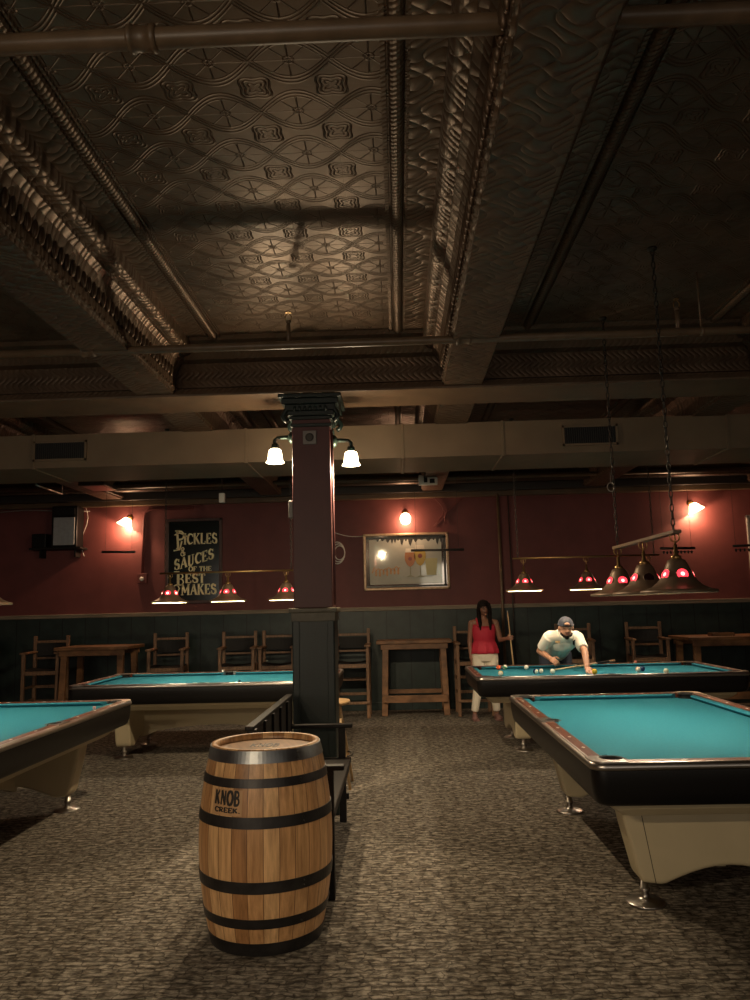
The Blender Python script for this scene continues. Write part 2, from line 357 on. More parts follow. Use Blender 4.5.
# letter: (advance width, [thick strokes], [thin strokes], [serif points])
GL = {
 'P': (.72, [[(.18, 0), (.18, 1)]], [[(.18, .97)]+arc(.38, .74, .24, .23, 90, -90)+[(.18, .5)]], [(.18, 0), (.18, 1)]),
 'I': (.40, [[(.2, 0), (.2, 1)]], [], [(.2, 0), (.2, 1)]),
 'C': (.74, [arc(.42, .5, .30, .47, 100, 260)], [arc(.42, .5, .30, .47, 40, 100), arc(.42, .5, .30, .47, 260, 320), [(.68, .68), (.68, .96)]], []),
 'K': (.78, [[(.16, 0), (.16, 1)], [(.34, .55), (.64, .02)]], [[(.18, .4), (.62, .98)]], [(.16, 0), (.16, 1), (.64, .01), (.60, .99)]),
 'L': (.64, [[(.16, 0), (.16, 1)]], [[(.1, .03), (.56, .03), (.56, .26)]], [(.16, 1)]),
 'E': (.68, [[(.16, 0), (.16, 1)]], [[(.1, .03), (.58, .03), (.58, .24)], [(.1, .97), (.56, .97), (.56, .76)], [(.16, .5), (.42, .5)], [(.42, .4), (.42, .6)]], []),
 'S': (.62, [[(.48, .68), (.40, .56), (.22, .48)] if 0 else arc(.30, .74, .18, .23, 90, 230)+arc(.32, .27, .20, .24, 60, -60)], [arc(.30, .74, .18, .23, 90, 25), arc(.32, .27, .20, .24, -60, -160), [(.50, .72), (.50, .96)], [(.1, .08), (.1, .34)]], []),
 'A': (.80, [[(.40, 1), (.68, 0)]], [[(.40, 1), (.12, 0)], [(.22, .35), (.58, .35)]], [(.12, .01), (.68, .01)]),
 'U': (.78, [[(.18, 1), (.18, .3)]+arc(.38, .26, .2, .24, 180, 290)], [arc(.38, .26, .2, .24, 290, 360)+[(.58, 1)]], [(.18, .99), (.58, .99)]),
 'O': (.82, [arc(.41, .5, .31, .47, 110, 250), arc(.41, .5, .31, .47, -70, 70)], [arc(.41, .5, .31, .47, 70, 110), arc(.41, .5, .31, .47, 250, 290)], []),
 'F': (.64, [[(.16, 0), (.16, 1)]], [[(.1, .97), (.56, .97), (.56, .74)], [(.16, .5), (.42, .5)]], [(.16, 0)]),
 'T': (.70, [[(.35, 0), (.35, 1)]], [[(.07, .74), (.07, .97), (.63, .97), (.63, .74)]], [(.35, 0)]),
 'H': (.84, [[(.18, 0), (.18, 1)], [(.66, 0), (.66, 1)]], [[(.18, .5), (.66, .5)]], [(.18, 0), (.18, 1), (.66, 0), (.66, 1)]),
 'B': (.74, [[(.18, 0), (.18, 1)]], [[(.1, .97), (.34, .97)]+arc(.36, .76, .20, .21, 90, -90)+[(.18, .54)], [(.36, .54)]+arc(.36, .28, .25, .25, 90, -90)+[(.1, .03)]], [(.18, 0), (.18, 1)]),
 'M': (1.0, [[(.82, 0), (.82, 1)], [(.18, 1), (.50, .2)]], [[(.18, 0), (.18, 1)], [(.50, .2), (.82, 1)]], [(.18, 0), (.82, 0), (.14, 1), (.86, 1)]),
 'N': (.84, [[(.18, 1), (.66, 0)]], [[(.18, 0), (.18, 1)], [(.66, 0), (.66, 1)]], [(.18, 0), (.18, 1), (.66, 1)]),
 'R': (.78, [[(.18, 0), (.18, 1)], [(.36, .5), (.66, .02)]], [[(.18, .97)]+arc(.38, .74, .24, .23, 90, -90)+[(.18, .5)]], [(.18, 0), (.18, 1)]),
 '&': (.8, [[(.62, .1), (.26, .7)]], [arc(.36, .8, .14, .18, 200, -60)+[(.2, .42)]+arc(.34, .24, .2, .22, 150, 330)+[(.64, .45)]], []),
 '.': (.3, [[(.15, 0), (.15, .14)]], [], []),
 ' ': (.4, [], [], []),
}
def ribbon(bm, pts, w, fn, t):
    n = len(pts); Lf = []; Rt = []
    for i in range(n):
        a = pts[max(i-1, 0)]; b = pts[min(i+1, n-1)]
        dx, dy = b[0]-a[0], b[1]-a[1]; l = math.hypot(dx, dy) or 1
        nx, ny = -dy/l*w/2, dx/l*w/2
        Lf.append((pts[i][0]+nx, pts[i][1]+ny)); Rt.append((pts[i][0]-nx, pts[i][1]-ny))
    for i in range(n-1):
        q = [Lf[i], Rt[i], Rt[i+1], Lf[i+1]]
        a = [bm.verts.new(fn(x, y, 0)) for x, y in q]; b = [bm.verts.new(fn(x, y, t)) for x, y in q]
        try:
            bm.faces.new(b); bm.faces.new(a[::-1])
            for k in range(4): bm.faces.new((a[k], a[(k+1) % 4], b[(k+1) % 4], b[k]))
        except ValueError: pass
def write(bm, s, x, y, h, fn, sx=1.0, thick=.15, thin=.07, serif=.2, slant=0.0, t=.003, base=None):
    for ch in s:
        w, TH, TN, SF = GL[ch]
        def f(u, v, d, x=x):
            X = x+u*h*sx+slant*v*h; return fn(X, y+v*h+(base(X) if base else 0), d)
        for st in TH: ribbon(bm, st, thick, f, t)
        for st in TN: ribbon(bm, st, thin, f, t)
        if serif:
            for (u, v) in SF: ribbon(bm, [(u-serif*.6/sx**.5, v), (u+serif*.6/sx**.5, v)], .07, f, t)
        x += w*h*sx
    return x
def text_width(s, h, sx=1.0): return sum(GL[c][0] for c in s)*h*sx

# ------------------------------------------------------------------ camera
Rv = V((.99925376, .03037451, -.02386039)); Uv = V((.02775099, -.13489093, .99047177)); Fv = V((-.02686654, .99039478, .13563319))
FOC = 776.486; HC = 1.5607
cam = bpy.data.cameras.new('camera'); co = bpy.data.objects.new('camera', cam); COL.objects.link(co)
cam.sensor_fit = 'HORIZONTAL'; cam.sensor_width = 36; cam.lens = 36*FOC/750; cam.clip_start = .05; cam.clip_end = 100
mw = Matrix((Rv, Uv, -Fv)).transposed().to_4x4(); mw.translation = V((0, 0, HC)); co.matrix_world = mw
S.camera = co

# ------------------------------------------------------------------ room shell
X0, X1, Y0, Y1, ZC = -8.0, 8.0, -4.5, 12.1, 3.72
FILL_DAY = [24, 26, 12, 9]
struct(MB().b2((X0, Y0, -.1), (X1, Y1, 0)), 'floor', M['carpet'])
struct(MB().b2((X0, Y0, ZC), (X1, Y1, ZC+.1)), 'ceiling', M['tin'])
struct(MB().b2((X0, Y1, 0), (X1, Y1+.12, ZC)), 'wall_back', M['redwall'])
w = MB(); w.b2((X0, Y0-.12, 0), (X1, Y0, .9)); w.b2((X0, Y0-.12, 3.1), (X1, Y0, ZC))
WX = [(-6.6, -4.2), (-3.2, -.8), (.8, 3.2), (4.2, 6.6)]
e_ = [X0]+[q for p_ in WX for q in p_]+[X1]
for k in range(0, len(e_), 2): w.b2((e_[k], Y0-.12, .9), (e_[k+1], Y0, 3.1))
struct(w, 'wall_front', M['redwall'])
for k, (a, b_) in enumerate(WX):  # unseen windows added behind the camera to light the barrel and near tables
    w = MB()
    for q in (a, (a+b_)/2-.025, b_-.05): w.b2((q, Y0-.09, .9), (q+.05, Y0-.03, 3.1))
    for q in (.9, 2.3, 3.05): w.b2((a, Y0-.09, q), (b_, Y0-.03, q+.05))
    struct(w, 'window_added_%d' % (k+1), M['beam_paint'])
    l = bpy.data.lights.new('added_daylight', 'AREA'); l.shape = 'RECTANGLE'; l.size = b_-a; l.size_y = 2.2; l.energy = FILL_DAY[k]; l.color = (1.0, .88, .72)  # fill light added outside each unseen opening
    o = bpy.data.objects.new('added_daylight', l); COL.objects.link(o); o.location = ((a+b_)/2, Y0-.2, 2.0); o.rotation_euler = (-PI/2+PI, 0, 0)
struct(MB().b2((X0-.12, Y0, 0), (X0, Y1, ZC)), 'wall_left', M['redwall'])
struct(MB().b2((X1, Y0, 0), (X1+.12, Y1, ZC)), 'wall_right', M['redwall'])
struct(MB().b2((X0, Y1-.025, 0), (X1, Y1, 1.49)), 'trim_1', M['wainscot'])
w = MB(); w.b2((X0, Y1-.06, 1.49), (X1, Y1, 1.53), .008); w.b2((X0, Y1-.075, 1.53), (X1, Y1, 1.55), .006); struct(w, 'trim_2', M['trimwood'])
struct(MB().b2((X0, Y1-.045, 0), (X1, Y1-.025, .12), .005), 'baseboard_back', M['wainscot'])
# header board and dark soffit at the top of the back wall
w = MB(); w.b2((X0, Y1-.10, 3.22), (X1, Y1, 3.30), .01); struct(w, 'trim_3', M['beam_paint'])
w = MB(); w.b2((X0, Y1-.30, 3.42), (X1, Y1, 3.72)); w.b2((X0, Y1-.16, 3.30), (X1, Y1, 3.42), .01); struct(w, 'trim_4', M['dark_pipe'])

# longitudinal box beams clad in pressed tin
n = 5
def beam_profile(cx):
    half = [(.150, 3.300), (.152, 3.322), (.166, 3.326), (.166, 3.352), (.156, 3.356), (.160, 3.42), (.175, 3.49), (.20, 3.545),
            (.232, 3.575), (.232, 3.60), (.245, 3.602)]
    for i in range(7):
        a = -PI/2+PI/2*i/6
        half.append((.245+.065*math.cos(a)+0.0, 3.665+.06*math.sin(a)))
    half.append((.31, 3.72))
    R = [(cx+x, z) for x, z in half]; Lh = [(cx-x, z) for x, z in half[::-1]]
    return R+Lh
BC = [-6.86, -4.39, -1.92, .56, 3.03, 5.5]
cnt = 5
for cx in BC:
    for (ya, yb) in ((Y0, 6.06), (6.54, Y1-.3)):
        w = MB(); pr = beam_profile(cx)
        w.loft([[V((x, ya, z)) for x, z in pr], [V((x, yb, z)) for x, z in pr]])
        if ya < 0 and abs(cx) < 4:
            k = int((6.0-.8)/.075)
            for i in range(k):
                yy = .8+i*.075
                for sx in (-1, 1):
                    w.ell((cx+sx*.168, yy, 3.455), (.020, .027, .055), None, 8, 6)
                    w.ell((cx+sx*.166, yy+.037, 3.34), (.010, .012, .012), None, 6, 4)
        o = struct(w, 'trim_%d' % cnt, M['tin_scroll']); cnt += 1
    for sx in (-1, 1):
        w = MB()
        xm = cx+sx*.51
        w.loft([[V((xm+.035*math.cos(a), y, 3.722-.035*math.sin(a))) for a in [i*PI/8 for i in range(9)]] for y in (Y0, Y1-.3)])
        w.b2((xm-.055-(.01), Y0, 3.706), (xm-.045, Y1-.3, 3.72)); w.b2((xm+.045, Y0, 3.706), (xm+.055, Y1-.3, 3.72))
        struct(w, 'trim_%d' % cnt, M['tin_rope']); cnt += 1
        a_, b_ = sorted((cx+sx*.30, cx+sx*.455))
        struct(MB().b2((a_, Y0, 3.711), (b_, Y1-.3, 3.72)), 'trim_%d' % cnt, M['tin_scroll']); cnt += 1
# transverse girder
pr = [(6.10, 3.36), (6.06, 3.34), (6.05, 3.29), (6.56, 3.29), (6.55, 3.34), (6.50, 3.36), (6.50, 3.60), (6.54, 3.62), (6.58, 3.72),
      (5.88, 3.72), (5.90, 3.69), (5.95, 3.675), (5.96, 3.65), (6.02, 3.63), (6.05, 3.58), (6.10, 3.56)]
struct(MB().loft([[V((X0, y, z)) for y, z in pr], [V((X1, y, z)) for y, z in pr]]), 'trim_%d' % cnt, M['tin_cross']); cnt += 1
struct(MB().b2((X0, 6.045, 3.275), (X1, 6.56, 3.295), .004), 'trim_%d' % cnt, M['beam_paint']); cnt += 1

# ------------------------------------------------------------------ duct with grilles
def at(u, v, ax, val):
    d = Rv*(u-375)/FOC-Uv*(v-500)/FOC+Fv; i = 'xyz'.index(ax); o = V((0, 0, HC)); t = (val-o[i])/d[i]; return o+d*t
dt = empty('air_duct', (0, 7.4, 2.98), 0, 'long tan rectangular air duct crossing the room below the ceiling', 'duct')
w = MB(); w.b2((X0, 0, 0), (X1, .85, .33)); w.build('duct_body', M['duct'], dt)
for xx in (-6.1, -3.55, -1.45, .08, 1.05, 3.2, 5.6):
    MB().b2((xx-.014, -.010, -.010), (xx+.014, .86, .338), .003).build('seam_flange', M['duct'], dt)
for (u, v) in ((60, 453), (590, 437)):
    p = at(u, v, 'y', 7.39); g = empty('air_grille', (p.x, 7.388, 3.145), 0,
        'dark louvred grille set in the left end of the tan duct' if u < 300 else 'dark louvred grille in the duct face above the right pool tables', 'vent')
    w = MB(); W_, H_ = .53, .20
    for (a, b_) in (((-W_/2, -H_/2), (W_/2, -H_/2+.02)), ((-W_/2, H_/2-.02), (W_/2, H_/2)), ((-W_/2, -H_/2), (-W_/2+.02, H_/2)), ((W_/2-.02, -H_/2), (W_/2, H_/2))):
        w.b2((a[0], -.012, a[1]), (b_[0], .0, b_[1]))
    w.build('frame', M['duct'], g)
    MB().b2((-W_/2+.02, -.004, -H_/2+.02), (W_/2-.02, -.001, H_/2-.02)).build('backing', M['pocket'], g)
    w = MB()
    for i in range(24): 
        xx = -W_/2+.03+i*.0205; w.b2((xx, -.010, -H_/2+.02), (xx+.006, -.004, H_/2-.02))
    w.build('louvre', M['steel'], g)
# spiral ducts and pipes between duct and back wall
def spiral(y, z, r, name, label, xa=X0, xb=X1):
    pts = []; rr = []
    k = int((xb-xa)/.035)
    for i in range(k+1):
        pts.append((xa+(xb-xa)*i/k, y, z)); rr.append(r if i % 2 else r*.94)
    return tag(MB().tube(pts, rr, 14).build(name, M['tin_dark']), label, 'duct')
M['tin_dark'] = P('dull_galvanised', (.11, .09, .07), .4, .7, noise=.3, nscale=4)
spiral(11.45, 3.44, .085, 'spiral_duct', 'thin ribbed round duct running along the top of the back wall')
tag(MB().tube([(X0, 11.0, 3.36), (X1, 11.0, 3.36)], .03, 10).build('ceiling_pipe', M['pipe']), 'thin brown pipe in front of the ribbed duct at the back', 'pipe')
tag(MB().tube([(X0, 9.6, 3.42), (X1, 9.6, 3.42)], .045, 10).build('ceiling_pipe', M['dark_pipe']), 'dark pipe just behind the tan duct', 'pipe')
# sprinkler pipes
def sprinkler_pipe(y, z, r, label, joints, heads):
    t = empty('sprinkler_pipe', (0, y, z), 0, label, 'pipe')
    MB().tube([(X0, 0, 0), (X1, 0, 0)], r, 16).build('pipe', M['pipe'], t)
    for x in joints:
        MB().lathe([(r*1.05, -.05), (r*1.35, -.045), (r*1.35, -.03), (r*1.2, -.028), (r*1.2, .028), (r*1.35, .03), (r*1.35, .045), (r*1.05, .05)], (x, 0, 0), 16, axis=(1, 0, 0)).build('coupling', M['pipe'], t)
        
    for x in heads:
        h = MB().tube([(x, 0, 0), (x, 0, .15)], .014, 8).cone((x, 0, .15), .018, (x, 0, .17), .018, 10).build('sprinkler_head', M['pipe'], t)
        w = MB(); w.tube([(x-.016, 0, .17), (x-.02, 0, .20), (x, 0, .225), (x+.02, 0, .20), (x+.016, 0, .17)], .003, 6)
        w.cone((x, 0, .225), .02, (x, 0, .229), .02, 12); w.build('deflector', M['brass'], h)
    for x in [j for j in (-5.2, -2.9, 2.05, 4.6)]:
        MB().tube([(x, 0, r), (x, 0, 3.72-z)], .006, 6).lathe([(r*1.1, -.012), (r*1.18, 0), (r*1.1, .012)], (x, 0, 0), 14, axis=(1, 0, 0)).build('hanger', M['pipe'], t)
    return t
sprinkler_pipe(2.33, 3.45, .034, 'brown sprinkler pipe crossing the ceiling nearest the viewer', [-.80, .56], [])
sprinkler_pipe(5.0, 3.31, .027, 'brown sprinkler pipe with upright head crossing in front of the column', [-2.05, .48], [-.69, 1.9])
c = MB(); c.lathe([(.12, 0), (.12, -.02), (.10, -.05), (.06, -.075), (.0, -.08)][:-1], (2.42, 4.05, 3.72), 24)
tag(c.build('ceiling_fixture', M['steel']), 'small dark round fixture on the ceiling at right edge', 'ceiling fixture')

# ------------------------------------------------------------------ lamps helper
def point(name, loc, energy, col, r=.04, parent=None):
    l = bpy.data.lights.new(name, 'POINT'); l.energy = energy; l.color = col; l.shadow_soft_size = r
    o = bpy.data.objects.new(name, l); COL.objects.link(o); o.location = loc
    if parent is not None: o.parent = parent
    return o

# ------------------------------------------------------------------ columns
def column(cx, cy, label):
    t = empty('column', (cx, cy, 0), 0, label, 'column'); h = .155
    w = MB(); w.b2((-h, -h, 1.56), (h, h, 3.12), .006); w.build('upper_shaft', M['redcol'], t)
    w = MB(); w.b2((-h-.012, -h-.012, 0), (h+.012, h+.012, 1.46), .006)
    for sx in (-1, 1): w.b2((sx*(h-.02)-.025, -h-.022, .12), (sx*(h-.02)+.025, -h-.010, 1.46), .003)
    w.b2((-h-.03, -h-.03, 0), (h+.03, h+.03, .14), .01)
    w.build('lower_shaft', M['greencol'], t)
    w = MB(); w.b2((-h-.02, -h-.02, 1.455), (h+.02, h+.02, 1.525), .004); w.b2((-h-.035, -h-.035, 1.525), (h+.035, h+.035, 1.56), .006); w.build('chair_rail_band', M['trimcol'], t)
    w = MB()
    for (e, z0, z1) in ((.012, 3.02, 3.05), (.02, 3.08, 3.11), (.035, 3.11, 3.15), (.05, 3.15, 3.20), (.075, 3.20, 3.245), (.10, 3.245, 3.275)):
        w.b2((-h-e, -h-e, z0), (h+e, h+e, z1), .006)
    for sx in (-1, 1):
        for sy in (-1, 1):
            pts = [(sx*(h+.03+.05*math.sin(k/8*PI*1.6)*(1-k/10)), sy*(h+.03), 3.06+.022*k) for k in range(9)]
            w.tube(pts, .02, 8)
    for k in range(7):
        xx = -h+.03+k*(2*h-.06)/6; w.ell((xx, -h-.045, 3.165), (.016, .012, .024), None, 8, 6)
    w.build('capital', M['greencol'], t)
    return t
M['trimcol'] = P('olive_band_paint', (.11, .095, .062), .5, noise=.2)
COLX, COLY = -.675, 6.32
column(COLX, COLY, 'square column, maroon above and dark green below, rising behind the barrel')
column(-1.95, -.9, 'unseen square column added behind the camera with two glass lamps')  # column added out of view to carry extra lamps
def sconce(cx, cy, z, side, label, energy, mirror_y=False):
    sx = side; t = empty('column_lamp', (cx+sx*.155, cy, z), 0, label, 'lamp', None)
    w = MB(); w.lathe([(.05, 0), (.055, .01), (.05, .03), (.03, .045), (.018, .05)], (0, 0, 0), 16, axis=(sx, 0, 0))
    w.build('wall_plate', M['green_metal'], t)
    ex = .16
    w = MB(); w.tube([(sx*.03, 0, 0), (sx*.07, 0, .005), (sx*(ex-.02), 0, .0), (sx*ex, 0, -.02), (sx*ex, 0, -.06)], [.020, .017, .016, .017, .02], 10)
    w.lathe([(.018, -.045), (.03, -.055), (.034, -.085), (.03, -.095)], (sx*ex, 0, 0), 14)
    w.build('arm', M['green_metal'], t)
    prof = [(.030, -.09), (.048, -.10), (.056, -.13), (.058, -.16), (.064, -.19), (.076, -.205), (.074, -.208), (.060, -.19), (.053, -.16), (.051, -.13), (.043, -.104), (.026, -.095)]
    sh = MB().lathe(prof, (sx*ex, 0, 0), 24, cap=False); sh.build('glass_shade', M['bulb'], t)
    MB().ell((sx*ex, 0, -.145), (.022, .022, .035)).build('bulb', M['filament'], t)
    point('lamp_light', (sx*ex, 0, -.195), energy, (1, .78, .50), .022, t)
    return t
LAMPZ = 2.965
sconce(COLX, COLY-.02, LAMPZ, -1, 'lit bell glass lamp on an arm at the left side of the column', 92)
sconce(COLX, COLY-.02, LAMPZ-.04, 1, 'lit bell glass lamp on a green arm at the right side of the column', 92)
for s_, l_ in ((-1, 'left added glass lamp on the unseen column behind the camera'), (1, 'right added glass lamp on the unseen column behind the camera')):
    sconce(-1.95, -.9, 2.75, s_, l_, 70)  # unseen lamps added to light the barrel and near tables
# small plate on column
t = empty('junction_plate', (COLX-.01, COLY-.155, 2.93), 0, 'square grey plate with round dark hole near the column top', 'plate')
MB().b2((-.055, -.02, -.055), (.055, 0, .055), .004).build('plate', M['greyplate'], t)
MB().lathe([(.032, 0), (.034, .006), (.026, .008)], (0, -.02, 0), 18, axis=(0, -1, 0)).build('socket', M['steel'], t)
# conduit on column side
w = MB(); w.tube([(COLX+.168, COLY-.12, 1.58), (COLX+.168, COLY-.12, 1.95), (COLX+.17, COLY-.12, 2.0), (COLX+.165, COLY-.12, 3.0)], .010, 8)
tag(w.build('conduit', M['redcol']), 'thin maroon conduit up the right side of the column', 'conduit')
w = MB(); w.b2((COLX-.19, COLY-.15, 2.28), (COLX-.155, COLY-.07, 2.42), .006)
tag(w.build('wall_box', M['greyplate']), 'small grey box on the left side of the column', 'box')

# ------------------------------------------------------------------ pool tables
A, B, HT = .77, 1.41, .80
def rrect(a, b, r, n=6):
    pts = []
    for (sx, sy, st) in ((1, 1, 0), (-1, 1, 90), (-1, -1, 180), (1, -1, 270)):
        for i in range(n+1):
            t_ = math.radians(st+90*i/n); pts.append((sx*(a-r)+r*math.cos(t_), sy*(b-r)+r*math.sin(t_)))
    return pts
def table_proto():
    t = empty('pool_table')
    # bed with pocket cut-outs
    a, b = .655, 1.29; cr = .075
    poly = []
    def arcp(cx, cy, r, a0, a1, k=8): poly.extend([(cx+r*math.cos(math.radians(a0+(a1-a0)*i/k)), cy+r*math.sin(math.radians(a0+(a1-a0)*i/k))) for i in range(k+1)])
    px, py = .648, 1.288
    arcp(px, py, cr, 270-0, 180, 8); arcp(-px, py, cr, 0, -90, 8)
    arcp(-px-.04, 0, .065, 60, -60, 6); arcp(-px, -py, cr, 90, 0, 8); arcp(px, -py, cr, 180, 90, 8); arcp(px+.04, 0, .065, 240, 120, 6)
    MB().prism(poly, .755, .768).build('bed', M['felt'], t)
    # cushions
    def cushion(p0, p1, nrm, c0, c1):
        p0 = V((*p0, 0)); p1 = V((*p1, 0)); nrm = V((*nrm, 0)); d = (p1-p0).normalized()
        L_ = []
        for (p, c, s) in ((p0, c0, 1), (p1, c1, -1)):
            sec = [(0, .798), (.0, .760), (.028, .768), (.050, .786), (.052, .792), (.044, .798)]
            L_.append([p+nrm*o+d*(s*c*o/.05)+V((0, 0, z)) for o, z in sec])
        MB().loft(L_).build('cushion', M['felt'], t)
    ox, oy = A-.085, B-.085
    for s in (-1, 1):
        cushion((s*ox, .075), (s*ox, oy-.115), (-s, 0), .02, .045); cushion((s*ox, -oy+.115), (s*ox, -.075), (-s, 0), .045, .02)
        cushion((-ox+.115, s*oy), (ox-.115, s*oy), (0, -s), .045, .045)
    # wooden rails
    z0, z1 = .765, .803
    for s in (-1, 1):
        for q in (-1, 1):
            y0, y1 = (.085, B-.17)
            w = MB(); w.b2((min(s*(A-.085), s*(A-.022)), min(q*y0, q*y1), z0), (max(s*(A-.085), s*(A-.022)), max(q*y0, q*y1), z1), .004)
            r_ = w.build('rail', M['walnut'], t)
            for k in range(3):
                yy = q*(y0+(y1-y0)*(k+.7)/3.5+.02); w = MB()
                w.prism([(-.010, 0), (0, -.018), (.010, 0), (0, .018)], z1-.001, z1+.0015, Matrix.Translation((s*(A-.054), yy, 0))); w.build('sight', M['diamond'], r_)
        w = MB(); w.b2((-A+.17, min(s*(B-.085), s*(B-.022)), z0), (A-.17, max(s*(B-.085), s*(B-.022)), z1), .004)
        r_ = w.build('rail', M['walnutx'], t)
        for k in (-1, 0, 1):
            MB().prism([(-.018, 0), (0, -.010), (.018, 0), (0, .010)], z1-.001, z1+.0015, Matrix.Translation((k*.32, s*(B-.054), 0))).build('sight', M['diamond'], r_)
    # chrome edge strip
    w = MB(); lo = []
    for (off, z) in ((.024, .765), (.024, .803), (.010, .8045), (.001, .797), (-.003, .783), (-.003, .772), (.004, .765)):
        lo.append([V((x, y, z)) for x, y in rrect(A-off, B-off, .075)])
    w.loft(lo+[lo[0]], False, False, True); w.build('chrome_edge', M['chrome'], t)
    # corner and side castings with pocket liners
    for sx in (-1, 1):
        for sy in (-1, 1):
            pl = [(A-.17, B-.004)]+[(A-.075+.071*math.cos(math.radians(90-15*i)), B-.075+.071*math.sin(math.radians(90-15*i))) for i in range(7)]+[(A-.004, B-.17), (A-.09, B-.17)]
            pl += [(px+.062*math.cos(math.radians(-35+160*i/12)), py+.062*math.sin(math.radians(-35+160*i/12))) for i in range(13)] + [(A-.17, B-.09)]
            pl = [(sx*x, sy*y) for x, y in pl]
            MB().prism(pl, .770, .8065).build('corner_casting', M['chrome'], t)
            w = MB(); w.lathe([(.066, .802), (.060, .805), (.055, .80), (.052, .72), (.045, .67), (.03, .66)], (sx*px, sy*py, 0), 20, cap=False)
            w.lathe([(.045, .668), (.001, .662)], (sx*px, sy*py, 0), 20, cap=False)
            w.lathe([(.075, .799), (.055, .799)], (sx*px, sy*py, 0), 20, cap=False)
            w.build('pocket', M['pocket'], t)
        pl = [(A-.004, .085), (A-.004, -.085), (A-.085, -.085)]+[(px+.04+.05*math.cos(math.radians(-100+200*i/10)), .05*math.sin(math.radians(-100+200*i/10))) for i in range(11)]+[(A-.085, .085)]
        MB().prism([(sx*x, y) for x, y in pl], .770, .8065).build('side_casting', M['chrome'], t)
        w = MB(); w.lathe([(.055, .802), (.050, .804), (.046, .80), (.044, .70), (.001, .69)], (sx*(px+.04), 0, 0), 20, cap=False)
        w.lathe([(.064, .7985), (.048, .7985)], (sx*(px+.04), 0, 0), 20, cap=False); w.build('pocket', M['pocket'], t)
    # black apron
    lo = []
    for (off, z, r) in ((.006, .770, .07), (.004, .74, .07), (.006, .70, .07), (.012, .655, .07), (.022, .615, .065), (.036, .600, .06), (.08, .592, .05)):
        lo.append([V((x, y, z)) for x, y in rrect(A-off, B-off, r)])
    MB().loft(lo, False, True, True).build('apron', M['black'], t)
    # cream underbody
    lo = [[V((x, y, z)) for x, y in rrect(A-o, B-o, .04)] for (o, z) in ((.10, .60), (.115, .565), (.16, .53), (.175, .52))]
    MB().loft(lo, True, True, False).build('base_frame', M['cream'], t)
    # pedestals: wide tapered slabs with an arched foot line
    ol = [(-.86, .525), (-.86, .16)]+[(-.80+1.6*i/16, .17+.11*math.sin(PI*i/16)**.6) for i in range(17)]+[(.86, .16), (.86, .525)]
    w = MB(); w.loft([[V((x, y, z)) for y, z in ol] for x in (-.025, .025)]); w.build('spine_panel', M['cream'], t)
    for s in (-1, 1):
        yc = s*.905
        top, bot = .545, .455
        ol = [(-top, .525), (-.523, .40), (-bot-.012, .16), (-bot+.005, .125), (-bot+.10, .115)]
        ol += [(-.33+.66*i/10, .118+.085*math.sin(PI*i/10)) for i in range(11)]
        ol += [(bot-.10, .115), (bot-.005, .125), (bot+.012, .16), (.523, .40), (top, .525)]
        w = MB()
        for (ya, yb) in ((yc-.085, yc+.085),):
            w.loft([[V((x*1.0, ya+.03*s*0, z)) for x, z in ol], [V((x, yb, z)) for x, z in ol]])
        bmesh.ops.recalc_face_normals(w.bm, faces=w.bm.faces[:])
        p_ = w.build('pedestal', M['cream'], t)
        bv = p_.modifiers.new('bevel', 'BEVEL'); bv.width = .02; bv.segments = 3; bv.limit_method = 'ANGLE'; bv.angle_limit = math.radians(50)
        w = MB()
        for q in (-1, 1): w.bar((q*.445, yc+s*.0855, .52), (q*.385, yc+s*.0855, .125), .003, .0025)
        w.build('panel_seam', M['steel'], p_)
        for q in (-1, 1):
            w = MB(); w.lathe([(.098, 0), (.102, .006), (.094, .013), (.04, .022), (.022, .03), (.019, .06), (.028, .064), (.028, .075), (.02, .078), (.02, .135)], (q*.42, yc, 0), 24)
            w.build('leveling_foot', M['chrome'], t)
    return t
M['walnutx'] = P('dark_walnut_cross', (.095, .026, .012), .42, noise=.45, nscale=10, stretch=(.6, 6, 1), spec=.18)
tp = table_proto(); tp.location = (1.66, 5.23, 0)
tag(tp, 'empty pool table with teal cloth and cream base, nearest on the right', 'pool table', 'pool tables')
RF = (2.197, 9.03); LF = (-2.11, 9.03); LN = (-3.12, 5.52)
for (x, y), rz, lb in ((RF, PI/2, 'pool table with scattered balls where the man in white leans'), (LF, PI/2, 'pool table standing crosswise behind the column on the left'), (LN, 0, 'pool table nearest on the left, cut off by the left edge')):
    c = copy_tree(tp); c.location = (x, y, 0); c.rotation_euler = (0, 0, rz); c['label'] = lb

